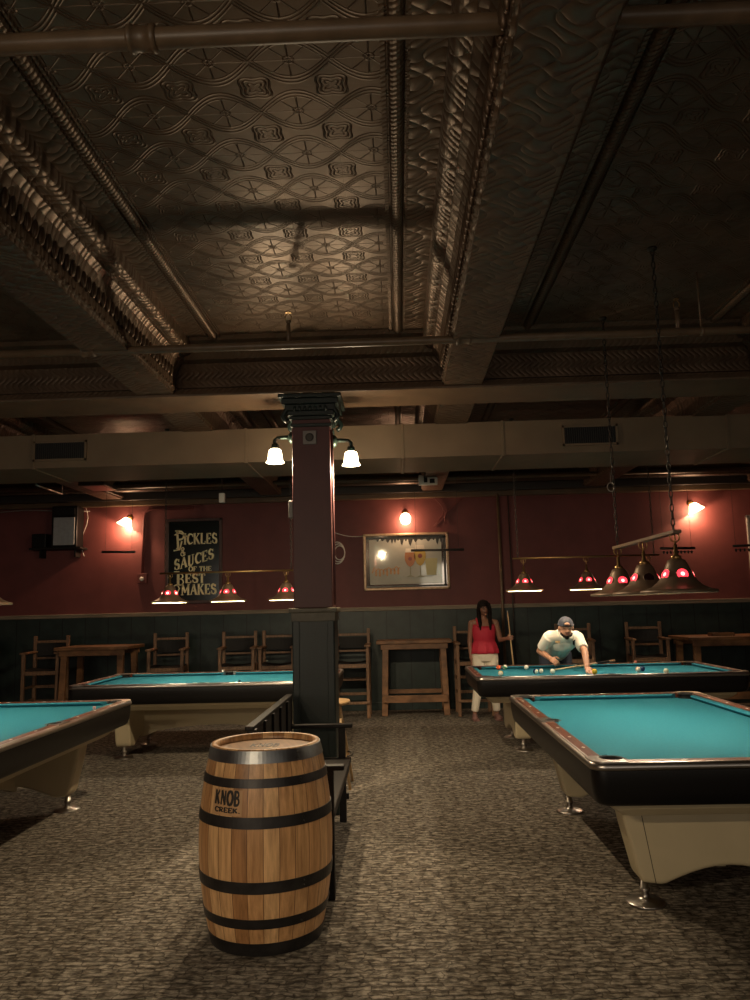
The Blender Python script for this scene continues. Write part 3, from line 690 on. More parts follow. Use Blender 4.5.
# ------------------------------------------------------------------ pool lamps
lm, lnt, lb_ = newmat('added_translucent_rim'); lt = lnt.nodes.new('ShaderNodeBsdfTranslucent'); lt.inputs[0].default_value = (.8, .7, .5, 1)
lnt.links.new(lt.outputs[0], lnt.nodes['Material Output'].inputs[0]); M['lip'] = lm  # translucent ring invented to give the far shades a bright rim line
def make_shade(par, x, y, zr, core, dark=False, rot=0.0, lip=False):
    s = [(.030, .225), (.048, .218), (.060, .19), (.074, .15), (.090, .11), (.112, .072), (.142, .042), (.180, .022), (.212, .014), (.215, -.004), (.208, -.006), (.206, .006), (.176, .014), (.138, .034), (.107, .064), (.085, .102), (.069, .142), (.054, .185), (.03, .205)]
    s = [(r_, z_*.86) for r_, z_ in s]
    w = MB(); w.lathe(s, (x, y, zr), 18, True, False)
    o = w.build('lamp_shade', M['shade_metal'], par)
    w = MB(); w.lathe([(r_, z_*.86) for r_, z_ in ((.205, .005), (.175, .012), (.137, .032), (.106, .062), (.084, .10), (.068, .14), (.053, .183))], (x, y, zr), 18, True, False); w.build('lining', M['shade_in'], o)
    if lip: MB().lathe([(.185, .008), (.190, -.002), (.190, -.013), (.185, -.013)], (x, y, zr), 28, True, False).build('added_rim_glow', M['lip'], o)  # added ring that glows as the lit edge of the shade
    w = MB(); w.lathe([(.030, .19), (.030, .21), (.012, .22), (.010, .28)], (x, y, zr), 12); w.build('stem', M['brass'], o)
    for k in range(5):
        a = rot+k*PI*2/5-PI/2
        nv = V((math.cos(a), math.sin(a), .40)).normalized()
        cpt = V((x+math.cos(a)*.083, y+math.sin(a)*.083, zr+.103))
        dk = dark and k == 0
        MB().lathe([(.037, -.014), (.037, .001), (.034, .002), (.032, .0)], cpt, 16, axis=nv).build('jewel_ring', M['shade_metal'], o)
        MB().lathe([(.033, -.002), (.032, .002), (.020, .004)], cpt, 16, axis=nv).build('jewel', M['darkjewel'] if dk else M['redglow'], o)
        if not dk: MB().lathe([(.012, .0045), (.008, .006), (.003, .0065)], cpt, 12, axis=nv).build('jewel_core', M[core], o)
    MB().ell((x, y, zr+.12), (.024, .024, .030)).build('bulb', M['filament2'], o)
    point('lamp_light', (x, y, zr+.075), LE, (1, .83, .60), .03, par)
M['filament2'] = EM('lit_table_bulb', (1.0, .85, .6), 8.0)
LE = 14
def chain(par, x, y, z0, z1, wire=.004):
    w = MB(); k = 0; z = z0; st = .042
    while z < z1:
        pts = []
        for i in range(10):
            a = 2*PI*i/10; u = .010*math.cos(a); v = .026*math.sin(a)
            pts.append((x+(u if k % 2 else 0), y+(0 if k % 2 else u), z+v))
        w.tube(pts, wire, 5, True); z += st; k += 1
    return w.build('chain', M['steel'], par)
def pool_lamp(cx, cy, zr, along, n, sp, barz, core, label, dark=None, flat=False, ch=.7, cores=None):
    t = empty('pool_table_lamp', (0, 0, 0), 0, label, 'hanging lamp')
    t.location = (cx, cy, zr)
    L_ = sp*(n-1)/2+(.05 if flat else .12)
    ax = V((1, 0, 0)) if along == 'x' else V((0, 1, 0))
    w = MB()
    dz = barz-zr
    if flat: w.box((0, 0, dz), (.05, 2*L_, .022), None, .004)
    else: w.tube([-ax*L_+V((0, 0, dz)), ax*L_+V((0, 0, dz))], .011, 10)
    w.build('crossbar', M['beam_paint'] if flat else M['brass'], t)
    for i in range(n):
        p = ax*(i-(n-1)/2)*sp
        make_shade(t, p.x, p.y, 0, (cores[i] if cores else core), dark == i, lip=(along == 'x'))
        w = MB(); w.tube([(p.x, p.y, .26), (p.x, p.y, dz)], .005, 8)
        w.tube([(p.x+.028*math.cos(a), p.y, dz-.03+.028*math.sin(a)) for a in [k*PI/6 for k in range(12)]], .004, 6, True)
        w.build('hook_stem', M['brass'], t)
    for s in (-1, 1):
        p = ax*s*(L_ - .06); chain(t, p.x, p.y, dz+.02, 3.72-zr-.02)
        MB().lathe([(.03, 0), (.03, -.012), (.012, -.022)], (p.x, p.y, 3.72-zr), 12).build('ceiling_hook', M['steel'], t)
    return t
pool_lamp(1.63, 5.20, 1.60, 'y', 3, .60, 1.95, 'redglow_core', 'bronze three-shade lamp on chains hanging lowest over the near right table', dark=1, flat=True)
pool_lamp(2.17, 9.03, 1.70, 'x', 3, .72, 2.07, 'redglow_core', 'brass-barred lamp with flared shades above the table with the balls')
pool_lamp(-1.98, 9.03, 1.665, 'x', 3, .68, 2.00, 'redglow_core', 'three-shade lamp with red jewels hanging in front of the pickles sign', cores=['whiteglow_core', 'redglow_core', 'redglow_core'])
pool_lamp(-3.34, 5.55, 1.65, 'y', 3, .66, 1.98, 'redglow_core', 'lamp over the near left table, only its shade rim at the left edge', flat=True)

# ------------------------------------------------------------------ wall lamps
def wall_lamp(x, z, label, tilt, bell):
    t = empty('wall_lamp', (x, Y1, z), 0, label, 'lamp')
    MB().lathe([(.05, 0), (.05, .01), (.025, .03)], (0, 0, .10), 16, axis=(0, -1, 0)).build('wall_plate', M['brass'], t)
    MB().tube([(0, -.02, .10), (0, -.10, .12), (0, -.14, .10), (tilt*.02, -.14, .06)], .010, 8).build('arm', M['brass'], t)
    ax = V((-tilt*.5, 0, 1)).normalized()
    S_ = 1.35
    if bell: pf = [(.024, .065), (.04, .055), (.055, .03), (.070, 0), (.095, -.035), (.092, -.037), (.066, -.002), (.050, .026), (.036, .05), (.02, .06)]
    else: pf = [(.02, .06), (.04, .05), (.058, .02), (.062, -.01), (.05, -.05), (.03, -.068), (.002, -.075)]
    pf = [(a_*S_, b_*S_) for a_, b_ in pf]
    MB().lathe(pf, (tilt*.02, -.14, 0), 24, cap=False, axis=ax).build('glass_shade', M['wbulb'], t)
    MB().ell((tilt*.02, -.14, 0), (.022, .022, .03)).build('bulb', M['filament'], t)
    point('lamp_light', (tilt*.02, -.14, -.045), 22, (1, .58, .32), .03, t)
wall_lamp(-4.21, 2.94, 'lit glass lamp on the red wall left of the pickles sign', -1, True)
wall_lamp(.14, 2.90, 'round lit glass lamp on the wall above the beer mirror', 0, False)
wall_lamp(4.56, 2.93, 'tilted lit bell lamp on the red wall at far right', 1, True)

# ------------------------------------------------------------------ pickles sign
SX0, SX1, SZ0, SZ1 = -3.63, -2.74, 1.67, 3.00
t = empty('sign_board', ((SX0+SX1)/2, Y1, SZ0), 0, 'tall black framed sign with gilt lettering about pickles and sauces', 'sign')
W2, H2 = (SX1-SX0)/2, SZ1-SZ0
w = MB()
for (a, b_) in (((-W2, 0), (W2, .045)), ((-W2, H2-.045), (W2, H2)), ((-W2, 0), (-W2+.045, H2)), ((W2-.045, 0), (W2, H2))): w.b2((a[0], -.05, a[1]), (b_[0], 0, b_[1]), .008)
w.build('frame', M['signframe'], t)
MB().b2((-W2+.04, -.02, .04), (W2-.04, -.008, H2-.04)).build('panel', M['signglass'], t)
w = MB(); fn = lambda x, y, d: V((x*1.08+.012, -.021-d, y-.045+.02))
def line(s, x, y, h, width=None, **k):
    sx = (width/text_width(s, h)) if width else 1.0
    k.setdefault('thick', .21); write(w.bm, s, x, y, h, fn, sx=sx, thin=.10, **k)
pz = lambda v: (601-v)/81*H2          # pixel row on the sign to height
line('P', -.28, pz(547), .28, .15, thick=.15, slant=-.06); line('ICKLES', -.17, pz(543), .165, .50)
ribbon(w.bm, [(-.30, pz(534)), (-.22, pz(532)), (-.10, pz(536))], .02, fn, .003)
ribbon(w.bm, [(-.31, pz(549)), (-.22, pz(548)), (-.19, pz(540))], .022, fn, .003)
line('&', -.22, pz(555)+.01, .14, .10)
write(w.bm, 'SAUCES', -.30, pz(568), .165, fn, sx=.58/text_width('SAUCES', .165), thick=.21, thin=.10, base=lambda X: .30*(X+.30))
line('OF THE', -.09, pz(569), .075, .34)
line('B', -.27, pz(582), .185, .13); line('EST', -.14, pz(580), .145, .30)
line('MAKES', -.20, pz(591), .16, .52)
ribbon(w.bm, [(-.31, pz(583)), (-.25, pz(581)), (-.22, pz(585)), (-.25, pz(589))], .02, fn, .003)
ribbon(w.bm, [(-.30, pz(569)), (-.22, pz(569))], .016, fn, .003)
w.build('lettering', M['gold'], t)

# ------------------------------------------------------------------ beer mirror
MX0, MX1, MZ0, MZ1 = -.53, .80, 1.80, 2.68
t = empty('bar_mirror', ((MX0+MX1)/2, Y1, MZ0), 0, 'framed bar mirror printed with beer glasses on the red wall', 'mirror')
W2, H2 = (MX1-MX0)/2, MZ1-MZ0
M['mirrorframe'] = P('pale_gilt_frame', (.42, .29, .18), .4, .3, noise=.2)
M['mirror'] = P('frosted_mirror', (.60, .61, .54), .045, .15, noise=.12, nscale=3)
M['mirrordark'] = P('dark_mirror_print', (.03, .028, .022), .4, noise=.5, nscale=20)
M['mirrorclear'] = P('clear_mirror_border', (.55, .5, .45), .05, .95)
M['ale'] = P('amber_ale_print', (.40, .15, .04), .4); M['lager'] = P('gold_lager_print', (.50, .33, .05), .4); M['foam'] = P('foam_print', (.7, .66, .56), .5)
M['glassprint'] = P('pale_glass_print', (.30, .30, .20), .4); M['script'] = P('orange_script_print', (.65, .30, .08), .5)
w = MB()
for (a, b_) in (((-W2, 0), (W2, .04)), ((-W2, H2-.04), (W2, H2)), ((-W2, 0), (-W2+.04, H2)), ((W2-.04, 0), (W2, H2))): w.b2((a[0], -.045, a[1]), (b_[0], 0, b_[1]), .01)
w.build('frame', M['mirrorframe'], t)
MB().b2((-W2+.035, -.016, .035), (W2-.035, -.006, H2-.035)).build('mirror_border', M['mirrorclear'], t)
MB().b2((-W2+.095, -.019, .09), (W2-.115, -.016, H2-.10)).build('mirror_glass', M['mirror'], t)
w = MB()
w.b2((-W2+.04, -.0205, .045), (W2-.04, -.019, .075)); w.b2((-W2+.04, -.0205, H2-.085), (W2-.04, -.019, H2-.055)); w.b2((W2-.085, -.0205, .05), (W2-.05, -.019, H2-.05))
x = -W2+.20
while x < W2-.12:
    ww = random.uniform(.04, .10); hh = random.uniform(.03, .13)
    w.prism([(x, H2-.08), (x+ww*.2, H2-.08-hh*.7), (x+ww*.5, H2-.08-hh), (x+ww*.8, H2-.08-hh*.5), (x+ww, H2-.08)], .019, .0215, Matrix(((1, 0, 0, 0), (0, 0, -1, 0), (0, 1, 0, 0), (0, 0, 0, 1))))
    x += ww*1.1
w.build('vine_border', M['mirrordark'], t)
MY = Matrix(((1, 0, 0, 0), (0, 0, -1, 0), (0, 1, 0, 0), (0, 0, 0, 1)))
def goblet(cx, z0, hgt, r, liq):
    bowl = [(-r*.55, .42), (-r*.95, .58), (-r, .72), (-r*.85, .86), (r*.85, .86), (r, .72), (r*.95, .58), (r*.55, .42), (.012, .36), (-.012, .36)]
    MB().prism([(cx+a, z0+b_*hgt) for a, b_ in bowl], .019, .0225, MY).build('beer_print', liq, t)
    MB().prism([(cx-r*.85, z0+.86*hgt), (cx+r*.85, z0+.86*hgt), (cx+r*.75, z0+hgt), (cx-r*.75, z0+hgt)], .019, .0225, MY).build('foam_print', M['foam'], t)
    MB().prism([(cx-.009, z0+.36*hgt), (cx+.009, z0+.36*hgt), (cx+.010, z0+.06*hgt), (cx+r*.8, z0), (cx-r*.8, z0), (cx-.010, z0+.06*hgt)], .019, .0225, MY).build('stem_print', M['glassprint'], t)
goblet(.06, .20, .44, .085, M['ale']); goblet(.215, .19, .50, .09, M['lager'])
MB().prism([(.31, .22), (.46, .22), (.485, .48), (.29, .48)], .019, .0225, MY).build('tumbler_print', P('pale_lager_print', (.50, .46, .22), .4), t)
w = MB()
w.lathe([(.035, 0), (.035, .002)], (.215, -.0222, .19+.33), 16, axis=(0, -1, 0)); w.lathe([(.03, 0), (.03, .002)], (.06, -.0222, .20+.28), 16, axis=(0, -1, 0))
w.build('glass_badge_print', M['lips'], t)
w = MB()
pts = []
for i in range(90):
    u = i/89; pts.append((-.50+.40*u+.022*math.sin(u*44), .27+.035*u+(.035+.03*(math.sin(u*9)**2))*math.cos(u*44)))
ribbon(w.bm, pts, .012, lambda x, y, d: V((x, -.0195-d, y)), .003)
ribbon(w.bm, [(-.53, .27), (-.50, .36), (-.46, .30)], .014, lambda x, y, d: V((x, -.0195-d, y)), .003)
w.build('script_lettering', M['script'], t)

# partly seen frame at the right edge
t = empty('framed_picture', (5.75, Y1, 1.82), 0, 'pale-framed picture on the back wall cut off by right edge', 'picture')
w = MB()
for (a, b_) in (((-.36, 0), (.36, .05)), ((-.36, .95), (.36, 1.0)), ((-.36, 0), (-.31, 1.0)), ((.31, 0), (.36, 1.0))): w.b2((a[0], -.04, a[1]), (b_[0], 0, b_[1]), .008)
w.build('frame', M['greyplate'], t); MB().b2((-.32, -.02, .04), (.32, -.01, .96)).build('picture_panel', M['signglass'], t)

# ------------------------------------------------------------------ wall speaker on shelf, cables, conduits
t = empty('wall_shelf', (-5.3, Y1, 2.55), 0, 'dark narrow shelf on the red wall at upper left', 'shelf')
MB().b2((-.38, -.30, 0), (.42, 0, .03), .004).build('board', M['blackwood'], t)
for x in (-.25, .3): MB().b2((x-.012, -.2, -.12), (x+.012, 0, 0)).build('bracket', M['blackwood'], t)
t = empty('speaker_cabinet', (-5.14, Y1-.16, 2.58), 0, 'dark cabinet with pale grey front panel standing on the wall shelf', 'speaker')
MB().b2((-.20, -.13, 0), (.20, .13, .64), .01).build('cabinet', M['black'], t)
MB().b2((-.165, -.142, .03), (.165, -.128, .46), .006).build('front_grille', P('pale_grille', (.34, .35, .37), .6, noise=.1), t)
MB().b2((-.165, -.140, .50), (.165, -.128, .61), .004).build('top_panel', M['leather'], t)
tag(MB().b2((-5.66, Y1-.26, 2.58), (-5.44, Y1-.06, 2.80), .01).build('equipment_box', M['black']), 'small black box beside the grey-fronted cabinet on the shelf', 'box')
w = MB(); w.tube([(-3.2, Y1-.03, 3.17), (-3.88, Y1-.03, 3.16), (-3.96, Y1-.03, 3.12), (-3.98, Y1-.03, 3.02), (-3.99, Y1-.03, 2.15)], .022, 8)
tag(w.build('conduit', M['redwall']), 'bent maroon conduit between the left wall lamp and pickles sign', 'conduit')
t = empty('outlet_box', (-3.99, Y1, 2.0), 0, 'small wall box with pale round socket below the bent conduit', 'electric box')
MB().b2((-.075, -.06, 0), (.075, 0, .15), .006).build('box', M['redwall'], t)
MB().lathe([(.034, 0), (.034, .012), (.02, .016)], (0, -.06, .07), 14, axis=(0, -1, 0)).build('socket', M['white'], t)
w = MB(); w.tube([(1.58, Y1-.10, 0), (1.58, Y1-.10, 3.25)], .022, 10); 
tag(w.build('standpipe', M['pipe']), 'thin brown vertical pipe on the back wall beside the woman', 'pipe')
w = MB(); w.tube([(1.74, Y1-.09, 0.0), (1.74, Y1-.09, 3.22)], .009, 8)
tag(w.build('standpipe', M['dark_pipe']), 'thinnest dark vertical pipe just right of the brown pipe', 'pipe')
w = MB()
for k in range(3):
    rx, rz = .12-.02*k, .17-.03*k
    w.tube([(-.94+rx*math.cos(a)+.02*k, Y1-.008-.006*k, 2.40+rz*math.sin(a)) for a in [i*PI/10 for i in range(20)]], .009, 6, True)
tag(w.build('cable_coil', M['white']), 'white coiled cable on the wall just right of the column', 'cable')
w = MB(); w.tube([(-.98+.45*i/8, Y1-.02, 2.72-.03*math.sin(i/8*PI)-.07*i/8) for i in range(9)], .006, 6)
tag(w.build('wall_cable', M['white']), 'thin pale cable running from the coil to the beer mirror', 'cable')
w = MB(); w.tube([(-8+(x*.35), Y1-.03, 3.18+.025*math.sin(x*1.3)) for x in range(0, 10)], .008, 6)
tag(w.build('wall_cable', M['greyplate']), 'thin cable sagging along the wall top left of the cabinet', 'cable')
w = MB(); w.tube([(.62+.12*math.sin(i*.5), Y1-.02, 3.2-.06*i) for i in range(8)], .007, 6); w.tube([(1.05-.3*math.sin(i*.25), Y1-.02, 3.2-.05*i) for i in range(9)], .007, 6)
tag(w.build('wall_cable', M['redwall']), 'maroon painted cables curving down the wall above the beer mirror', 'cable')
w = MB(); w.tube([(-4.93+.05*math.sin(i*.8), Y1-.02, 3.25-.1*i) for i in range(9)], .005, 6)
tag(w.build('wall_cable', M['white']), 'thin pale cable hanging beside the grey-fronted cabinet', 'cable')
# small ceiling items in front of the back wall
p = at(222, 498, 'y', 9.6); t = empty('sensor', (p.x, p.y, p.z), 0, 'small white box hanging below the duct above pickles sign', 'sensor')
MB().b2((-.035, -.03, -.06), (.035, .03, .06), .008).build('housing', M['white'], t); MB().tube([(0, 0, .05), (0, 0, 3.72-p.z)], .006, 6).build('drop_rod', M['steel'], t)
p = at(428, 480, 'y', 10.6); t = empty('emergency_light', (p.x, p.y, p.z), 0, 'small white box with dark marks up by the ceiling left of centre pipe', 'light fixture')
MB().b2((-.13, -.04, -.07), (.13, .04, .07), .01).build('housing', M['white'], t)
w = MB(); w.b2((-.06, -.045, -.04), (-.01, -.038, .05)); w.b2((.02, -.045, -.05), (.09, -.038, .01)); w.build('front_window', M['black'], t)
MB().tube([(0, 0, .06), (0, 0, 3.72-p.z)], .01, 6).build('drop_rod', M['steel'], t)
p = at(611, 487, 'y', 10.6); w = MB(); w.tube([(p.x+.05*math.cos(a), p.y, p.z+.06*math.sin(a)) for a in [i*PI/8 for i in range(16)]], .007, 6, True); w.tube([(p.x, p.y, p.z+.06), (p.x, p.y, 3.72)], .004, 5)
tag(w.build('wire_loop', M['white']), 'small pale wire loop hanging from the ceiling at right', 'cable')
def troffer(u, v, y, wx, wy, label):
    p = at(u, v, 'y', y); t = empty('ceiling_panel', (p.x, y, p.z), 0, label, 'panel')
    MB().b2((-wx/2, -wy/2, 0), (wx/2, wy/2, .05), .006).build('housing', M['tin_dark'], t)
    MB().b2((-wx/2+.03, -wy/2+.03, -.006), (wx/2-.03, wy/2-.03, .0)).build('reflector', M['chrome'], t)
    MB().tube([(0, 0, .05), (0, 0, 3.72-p.z)], .01, 6).build('drop_rod', M['steel'], t)
troffer(98, 488, 10.3, .34, .5, 'small metal tray hanging near the wall top above the cabinet')
q_ = (at(36, 485, 'y', 9.4), at(62, 494, 'y', 10.4))
tag(MB().tube(q_, .012, 8).tube([q_[0], (q_[0].x, q_[0].y, 3.72)], .004, 5).tube([q_[1], (q_[1].x, q_[1].y, 3.72)], .004, 5).build('metal_rod', M['chrome']), 'thin bright metal rod under the ceiling at upper left', 'rod')
# scoring wire with beads
SY = 8.35
zz = lambda u, v: at(u, v, 'y', SY)
def rod(u0, v0, u1, v1, label, beads):
    a = zz(u0, v0); b_ = zz(u1, v1); t = empty('scoring_rod', a, 0, label, 'scoring rod', 'scoring rods on the overhead wires')
    d = b_-a; MB().tube([(0, 0, 0), d], .013, 8).build('rod', M['blackwood'], t)
    MB().tube([(d.x*.1, 0, 0), (d.x*.1, 0, 3.30-a.z if SY < 7 else 2.98-a.z)], .0015, 4).tube([(d.x*.9, 0, d.z), (d.x*.9, 0, 2.98-a.z)], .0015, 4).build('hanging_wire', M['steel'], t)
    if beads:
        w = MB()
        for k in range(beads): w.ell((d.x*(.1+.8*k/max(1, beads-1)), 0, -.045), (.012, .014, .018), None, 8, 6)
        w.tube([(d.x*.05, 0, -.04), (d.x*.95, 0, -.04)], .003, 5); w.build('bead_string', M['blackwood'], t)
    return t
rod(102, 552, 135, 552, 'thin black rod hanging in front of the wall below left lamp', 0)
rod(411, 550.5, 464, 549.5, 'thin black rod hanging in front of the beer mirror', 0)
rod(660, 548.5, 695, 548, 'thin black rod with beads hanging below the far right lamp', 9)
rod(733, 546, 760, 545, 'thin black rod with beads cut off by the right edge', 6)

# ------------------------------------------------------------------ high tables along the back wall
def high_table(cx, yf, wd, dp, ht, label, splay=.03):
    t = empty('high_table', (cx, yf+dp/2, 0), 0, label, 'table')
    w = MB(); w.b2((-wd/2, -dp/2, ht-.045), (wd/2, dp/2, ht), .006); w.build('tabletop', M['tablewood'], t)
    for s in (-1, 1): MB().b2((-wd/2+.06, s*(dp/2-.05)-.012, ht-.125), (wd/2-.06, s*(dp/2-.05)+.012, ht-.045), .003).build('table_apron', M['tablewood'], t)
    for sx in (-1, 1):
        for sy in (-1, 1):
            w = MB(); w.bar((sx*(wd/2-.13), sy*(dp/2-.09), ht-.05), (sx*(wd/2-.13+splay), sy*(dp/2-.06), 0), .085, .07, .004); w.build('leg', M['tablewood'], t)
    w = MB(); yy = -dp/2+.02
    w.b2((-wd/2+.08, yy-.045, .19), (wd/2-.08, yy-.005, .29), .004); w.build('footrest', M['tablewood'], t)
    w = MB(); w.b2((-wd/2+.14, dp/2-.12, .27), (wd/2-.14, dp/2-.08, .33), .004); w.build('stretcher', M['tablewood'], t)
    return t
high_table(.205, 11.38, 1.09, .55, 1.06, 'tall pine table between two high chairs under the beer mirror')
high_table(-4.38, 11.05, 1.06, .75, 1.085, 'tall pine table against the wall at the left, under the bent conduit')
T3 = high_table(4.70, 11.0, 1.42, .85, 1.03, 'tall wooden table with a small box on it at far right')
t = empty('tray', (4.55, 11.3, 1.03), 0, 'small low wooden tray on the far right high table', 'tray')
w = MB(); w.b2((-.15, -.08, 0), (.15, .08, .012))
for s in (-1, 1): w.b2((-.15, s*.08-.008, 0), (.15, s*.08+.008, .045), .003); w.b2((s*.15-.008, -.08, 0), (s*.15+.008, .08, .045), .003)
w.build('tray_body', M['tablewood'], t)

# ------------------------------------------------------------------ high spectator chairs
def chair_proto():
    t = empty('high_chair'); m = M['chairwood']; hw = .235; hd = .24
    for s in (-1, 1):
        MB().box((s*hw, hd, .62), (.046, .046, 1.24), None, .006).build('back_post', m, t)
        MB().box((s*hw, -hd, .50), (.046, .046, 1.0), None, .006).build('front_leg', m, t)
        MB().b2((s*hw-.04, -hd-.06, .995), (s*hw+.04, hd+.02, 1.022), .006).build('armrest', m, t)
        w = MB(); w.b2((s*hw-.012, -hd, .70), (s*hw+.012, hd, .76)); w.b2((s*hw-.012, -hd, .30), (s*hw+.012, hd, .335)); w.b2((s*hw-.012, -hd, .50), (s*hw+.012, hd, .53)); w.build('side_rail', m, t)
    MB().b2((-hw, hd-.014, 1.135), (hw, hd+.014, 1.17), .004).build('back_rail', m, t)
    MB().b2((-hw, hd-.014, .90), (hw, hd+.014, .93), .004).build('back_rail', m, t)
    w = MB(); lo = []
    for i in range(9):
        u = i/8; x = -hw+2*hw*u; d = .03*math.sin(PI*u)
        lo.append([V((x, hd+d-.008, .955)), V((x, hd+d+.004, .955)), V((x, hd+d+.004, 1.12)), V((x, hd+d-.008, 1.12))])
    w.loft(lo, smooth=False); w.build('backrest', M['leather'], t)
    w = MB(); lo = []
    for i in range(9):
        u = i/8; x = -hw+2*hw*u; d = .025*math.sin(PI*u)
        lo.append([V((x, -hd, .765-d)), V((x, hd, .765-d)), V((x, hd, .78-d)), V((x, -hd, .78-d))])
    w.loft(lo, smooth=False); w.build('seat', M['leather'], t)
    MB().b2((-hw, -hd-.014, .70), (hw, -hd+.014, .755), .004).build('seat_rail', m, t)
    MB().b2((-hw, hd-.012, .48), (hw, hd+.012, .52), .004).build('stretcher', m, t)
    MB().b2((-hw, hd-.012, .27), (hw, hd+.012, .31), .004).build('stretcher', m, t)
    MB().b2((-hw-.02, -hd-.055, .20), (hw+.02, -hd-.005, .235), .004).build('footrest', m, t)
    return t
cp = chair_proto()
chairs = [(-6.26, 11.42, .10, 'high wooden chair cut off by the left edge of the photo'),
 (-5.17, 11.40, .12, 'high wooden chair with dark leather back, left of the tall pine table'),
 (-3.40, 11.50, .12, 'high wooden chair right beside the tall pine table at left'),
 (-2.37, 11.50, .10, 'high wooden chair paired closely with the one next to the column'),
 (-1.78, 11.50, .05, 'high wooden chair half hidden by the left side of the column'),
 (-.70, 11.48, .0, 'high wooden chair showing just right of the column'),
 (1.05, 11.46, .0, 'high wooden chair behind the woman in red'),
 (2.52, 11.48, -.15, 'high wooden chair behind the man in the white shirt'),
 (3.56, 11.48, -.12, 'high wooden chair left of the far right table with a tray')]
for i, (x, y, a, lb) in enumerate(chairs):
    c = cp if i == 0 else copy_tree(cp); c.location = (x, y, 0); c.rotation_euler = (0, 0, a); tag(c, lb, 'chair', 'high chairs along the back wall')

# ------------------------------------------------------------------ black bench beside the column
t = empty('bench', (0, 0, 0), 0, 'black wooden bench with arms, seen end-on behind the barrel', 'bench')
bx0, bx1, by0, by1 = -.86, -.405, 4.44, 5.96
m = M['blackwood']
for (x, z, y) in ((bx0, .90, by0), (bx0-.01, .90, by1), (-.435, .672, by0), (-.475, .672, by1)):
    MB().b2((x, y-.028, 0), (x+.05, y+.028, z), .005).build('leg', m, t)
for y in (by0, by1): MB().b2((bx0+.02, y-.03, .672), (-.325 if y == by0 else -.37, y+.03, .70), .006).build('armrest', m, t)
MB().b2((bx0-.01, by0-.04, .895), (bx0+.04, by1+.04, .92), .006).build('top_rail', m, t)
MB().b2((bx0+.015, by0, .50), (bx0+.035, by1, .90)).build('backrest', m, t)
for k in range(4): yy = by0+.3+k*.31; MB().b2((bx0+.035, yy, .46), (bx0+.05, yy+.05, .90), .003).build('back_stile', m, t)
MB().b2((bx0+.01, by0-.02, .42), (bx1+.02, by1+.02, .455), .008).build('seat', m, t)
MB().b2((bx1-.02, by0, .36), (bx1+.005, by1, .42), .004).build('seat_rail', m, t)
w = MB(); w.b2((bx0+.02, by0-.012, .16), (bx1, by0+.012, .20)); w.b2((bx0+.02, by1-.012, .16), (bx1, by1+.012, .20)); w.build('stretcher', m, t)

# wooden stool behind the column
t = empty('bar_stool', (-.635, 7.12, 0), 0, 'pale round wooden stool partly hidden behind the column', 'stool')
MB().lathe([(.15, .700), (.172, .705), (.178, .72), (.172, .738), (.13, .735)], (0, 0, 0), 28).build('seat', M['stoolwood'], t)
for k in range(4):
    a = PI/4+k*PI/2; MB().tube([(.10*math.cos(a), .10*math.sin(a), .705), (.245*math.cos(a), .245*math.sin(a), 0)], [.016, .013], 10).build('leg', M['stoolwood'], t)
w = MB(); w.tube([(.19*math.cos(a), .19*math.sin(a), .27) for a in [k*PI/12 for k in range(24)]], .008, 8, True); w.build('foot_ring', M['steel'], t)

# ------------------------------------------------------------------ barrel
BX, BY, BH = -.688, 4.02, .905
t = empty('wooden_barrel', (BX, BY, 0), .35, 'oak whiskey barrel with dark steel hoops standing on carpet in the foreground', 'barrel')
def br(z): u = (z/BH-.5)*2; return .327-.060*abs(u)**2.0
w = MB(); pf = [(br(BH*i/28), BH*i/28) for i in range(29)]
pf += [(br(BH)-.022, BH), (br(BH)-.026, BH-.028)]
w.lathe([(br(0)-.02, 0)]+pf, (0, 0, 0), 72, True, False); w.build('staves', M['barrel'], t)
MB().lathe([(.001, BH-.03), (br(BH)-.024, BH-.03), (br(BH)-.024, BH-.05), (.001, BH-.05)], (0, 0, 0), 48, False, False).build('barrel_head', M['barrelhead'], t)
for (z0, z1, mt) in ((.845, .900, 'hoop_bright'), (.740, .780, 'hoop'), (.565, .615, 'hoop'), (.282, .334, 'hoop'), (.125, .168, 'hoop'), (.0, .058, 'hoop')):
    o_ = .004; pf = [(br(z0)-.003, z0), (br(z0)+o_, z0), (br((z0+z1)/2)+o_, (z0+z1)/2), (br(z1)+o_, z1), (br(z1)-.003, z1)]
    h_ = MB().lathe(pf, (0, 0, 0), 90, False, False).build('hoop', M[mt], t)
    if mt == 'hoop_bright': h_['label'] = 'brighter steel top hoop'
    rv = MB(); a = -1.2
    for dz in (.3, .7): rv.ell(((br(z0)+.005)*math.cos(a), (br(z0)+.005)*math.sin(a), z0+(z1-z0)*dz), (.006, .006, .006), None, 8, 6)
    rv.build('rivet', M['steel'], h_)
# lettering patch wraps the staves
rzb = -.35
camang = math.atan2(-BY, -BX)               # direction towards the viewer
la = math.atan2(at(228, 800, 'y', 3.75).y-BY, at(228, 800, 'y', 3.75).x-BX)-.35
def bfn(off):
    return lambda x, y, d: V(((br(y)+off+d)*math.cos(la+x/.33), (br(y)+off+d)*math.sin(la+x/.33), y))
w = MB(); f0 = bfn(.0008)
for i in range(12):
    for k in range(4):
        q = [(-.088+.176*i/12, (.619)+.112*k/4), (-.088+.176*(i+1)/12, (.619)+.112*k/4), (-.088+.176*(i+1)/12, (.619)+.112*(k+1)/4), (-.088+.176*i/12, (.619)+.112*(k+1)/4)]
        w.bm.faces.new([w.bm.verts.new(f0(a, b_, 0)) for a, b_ in q])
w.build('brand_patch', M['paper'], t)
w = MB(); f1 = bfn(.0016)
write(w.bm, 'KNOB', -.078, .664, .062, f1, sx=.155/text_width('KNOB', .062), thick=.27, thin=.19, serif=0, t=.0006)
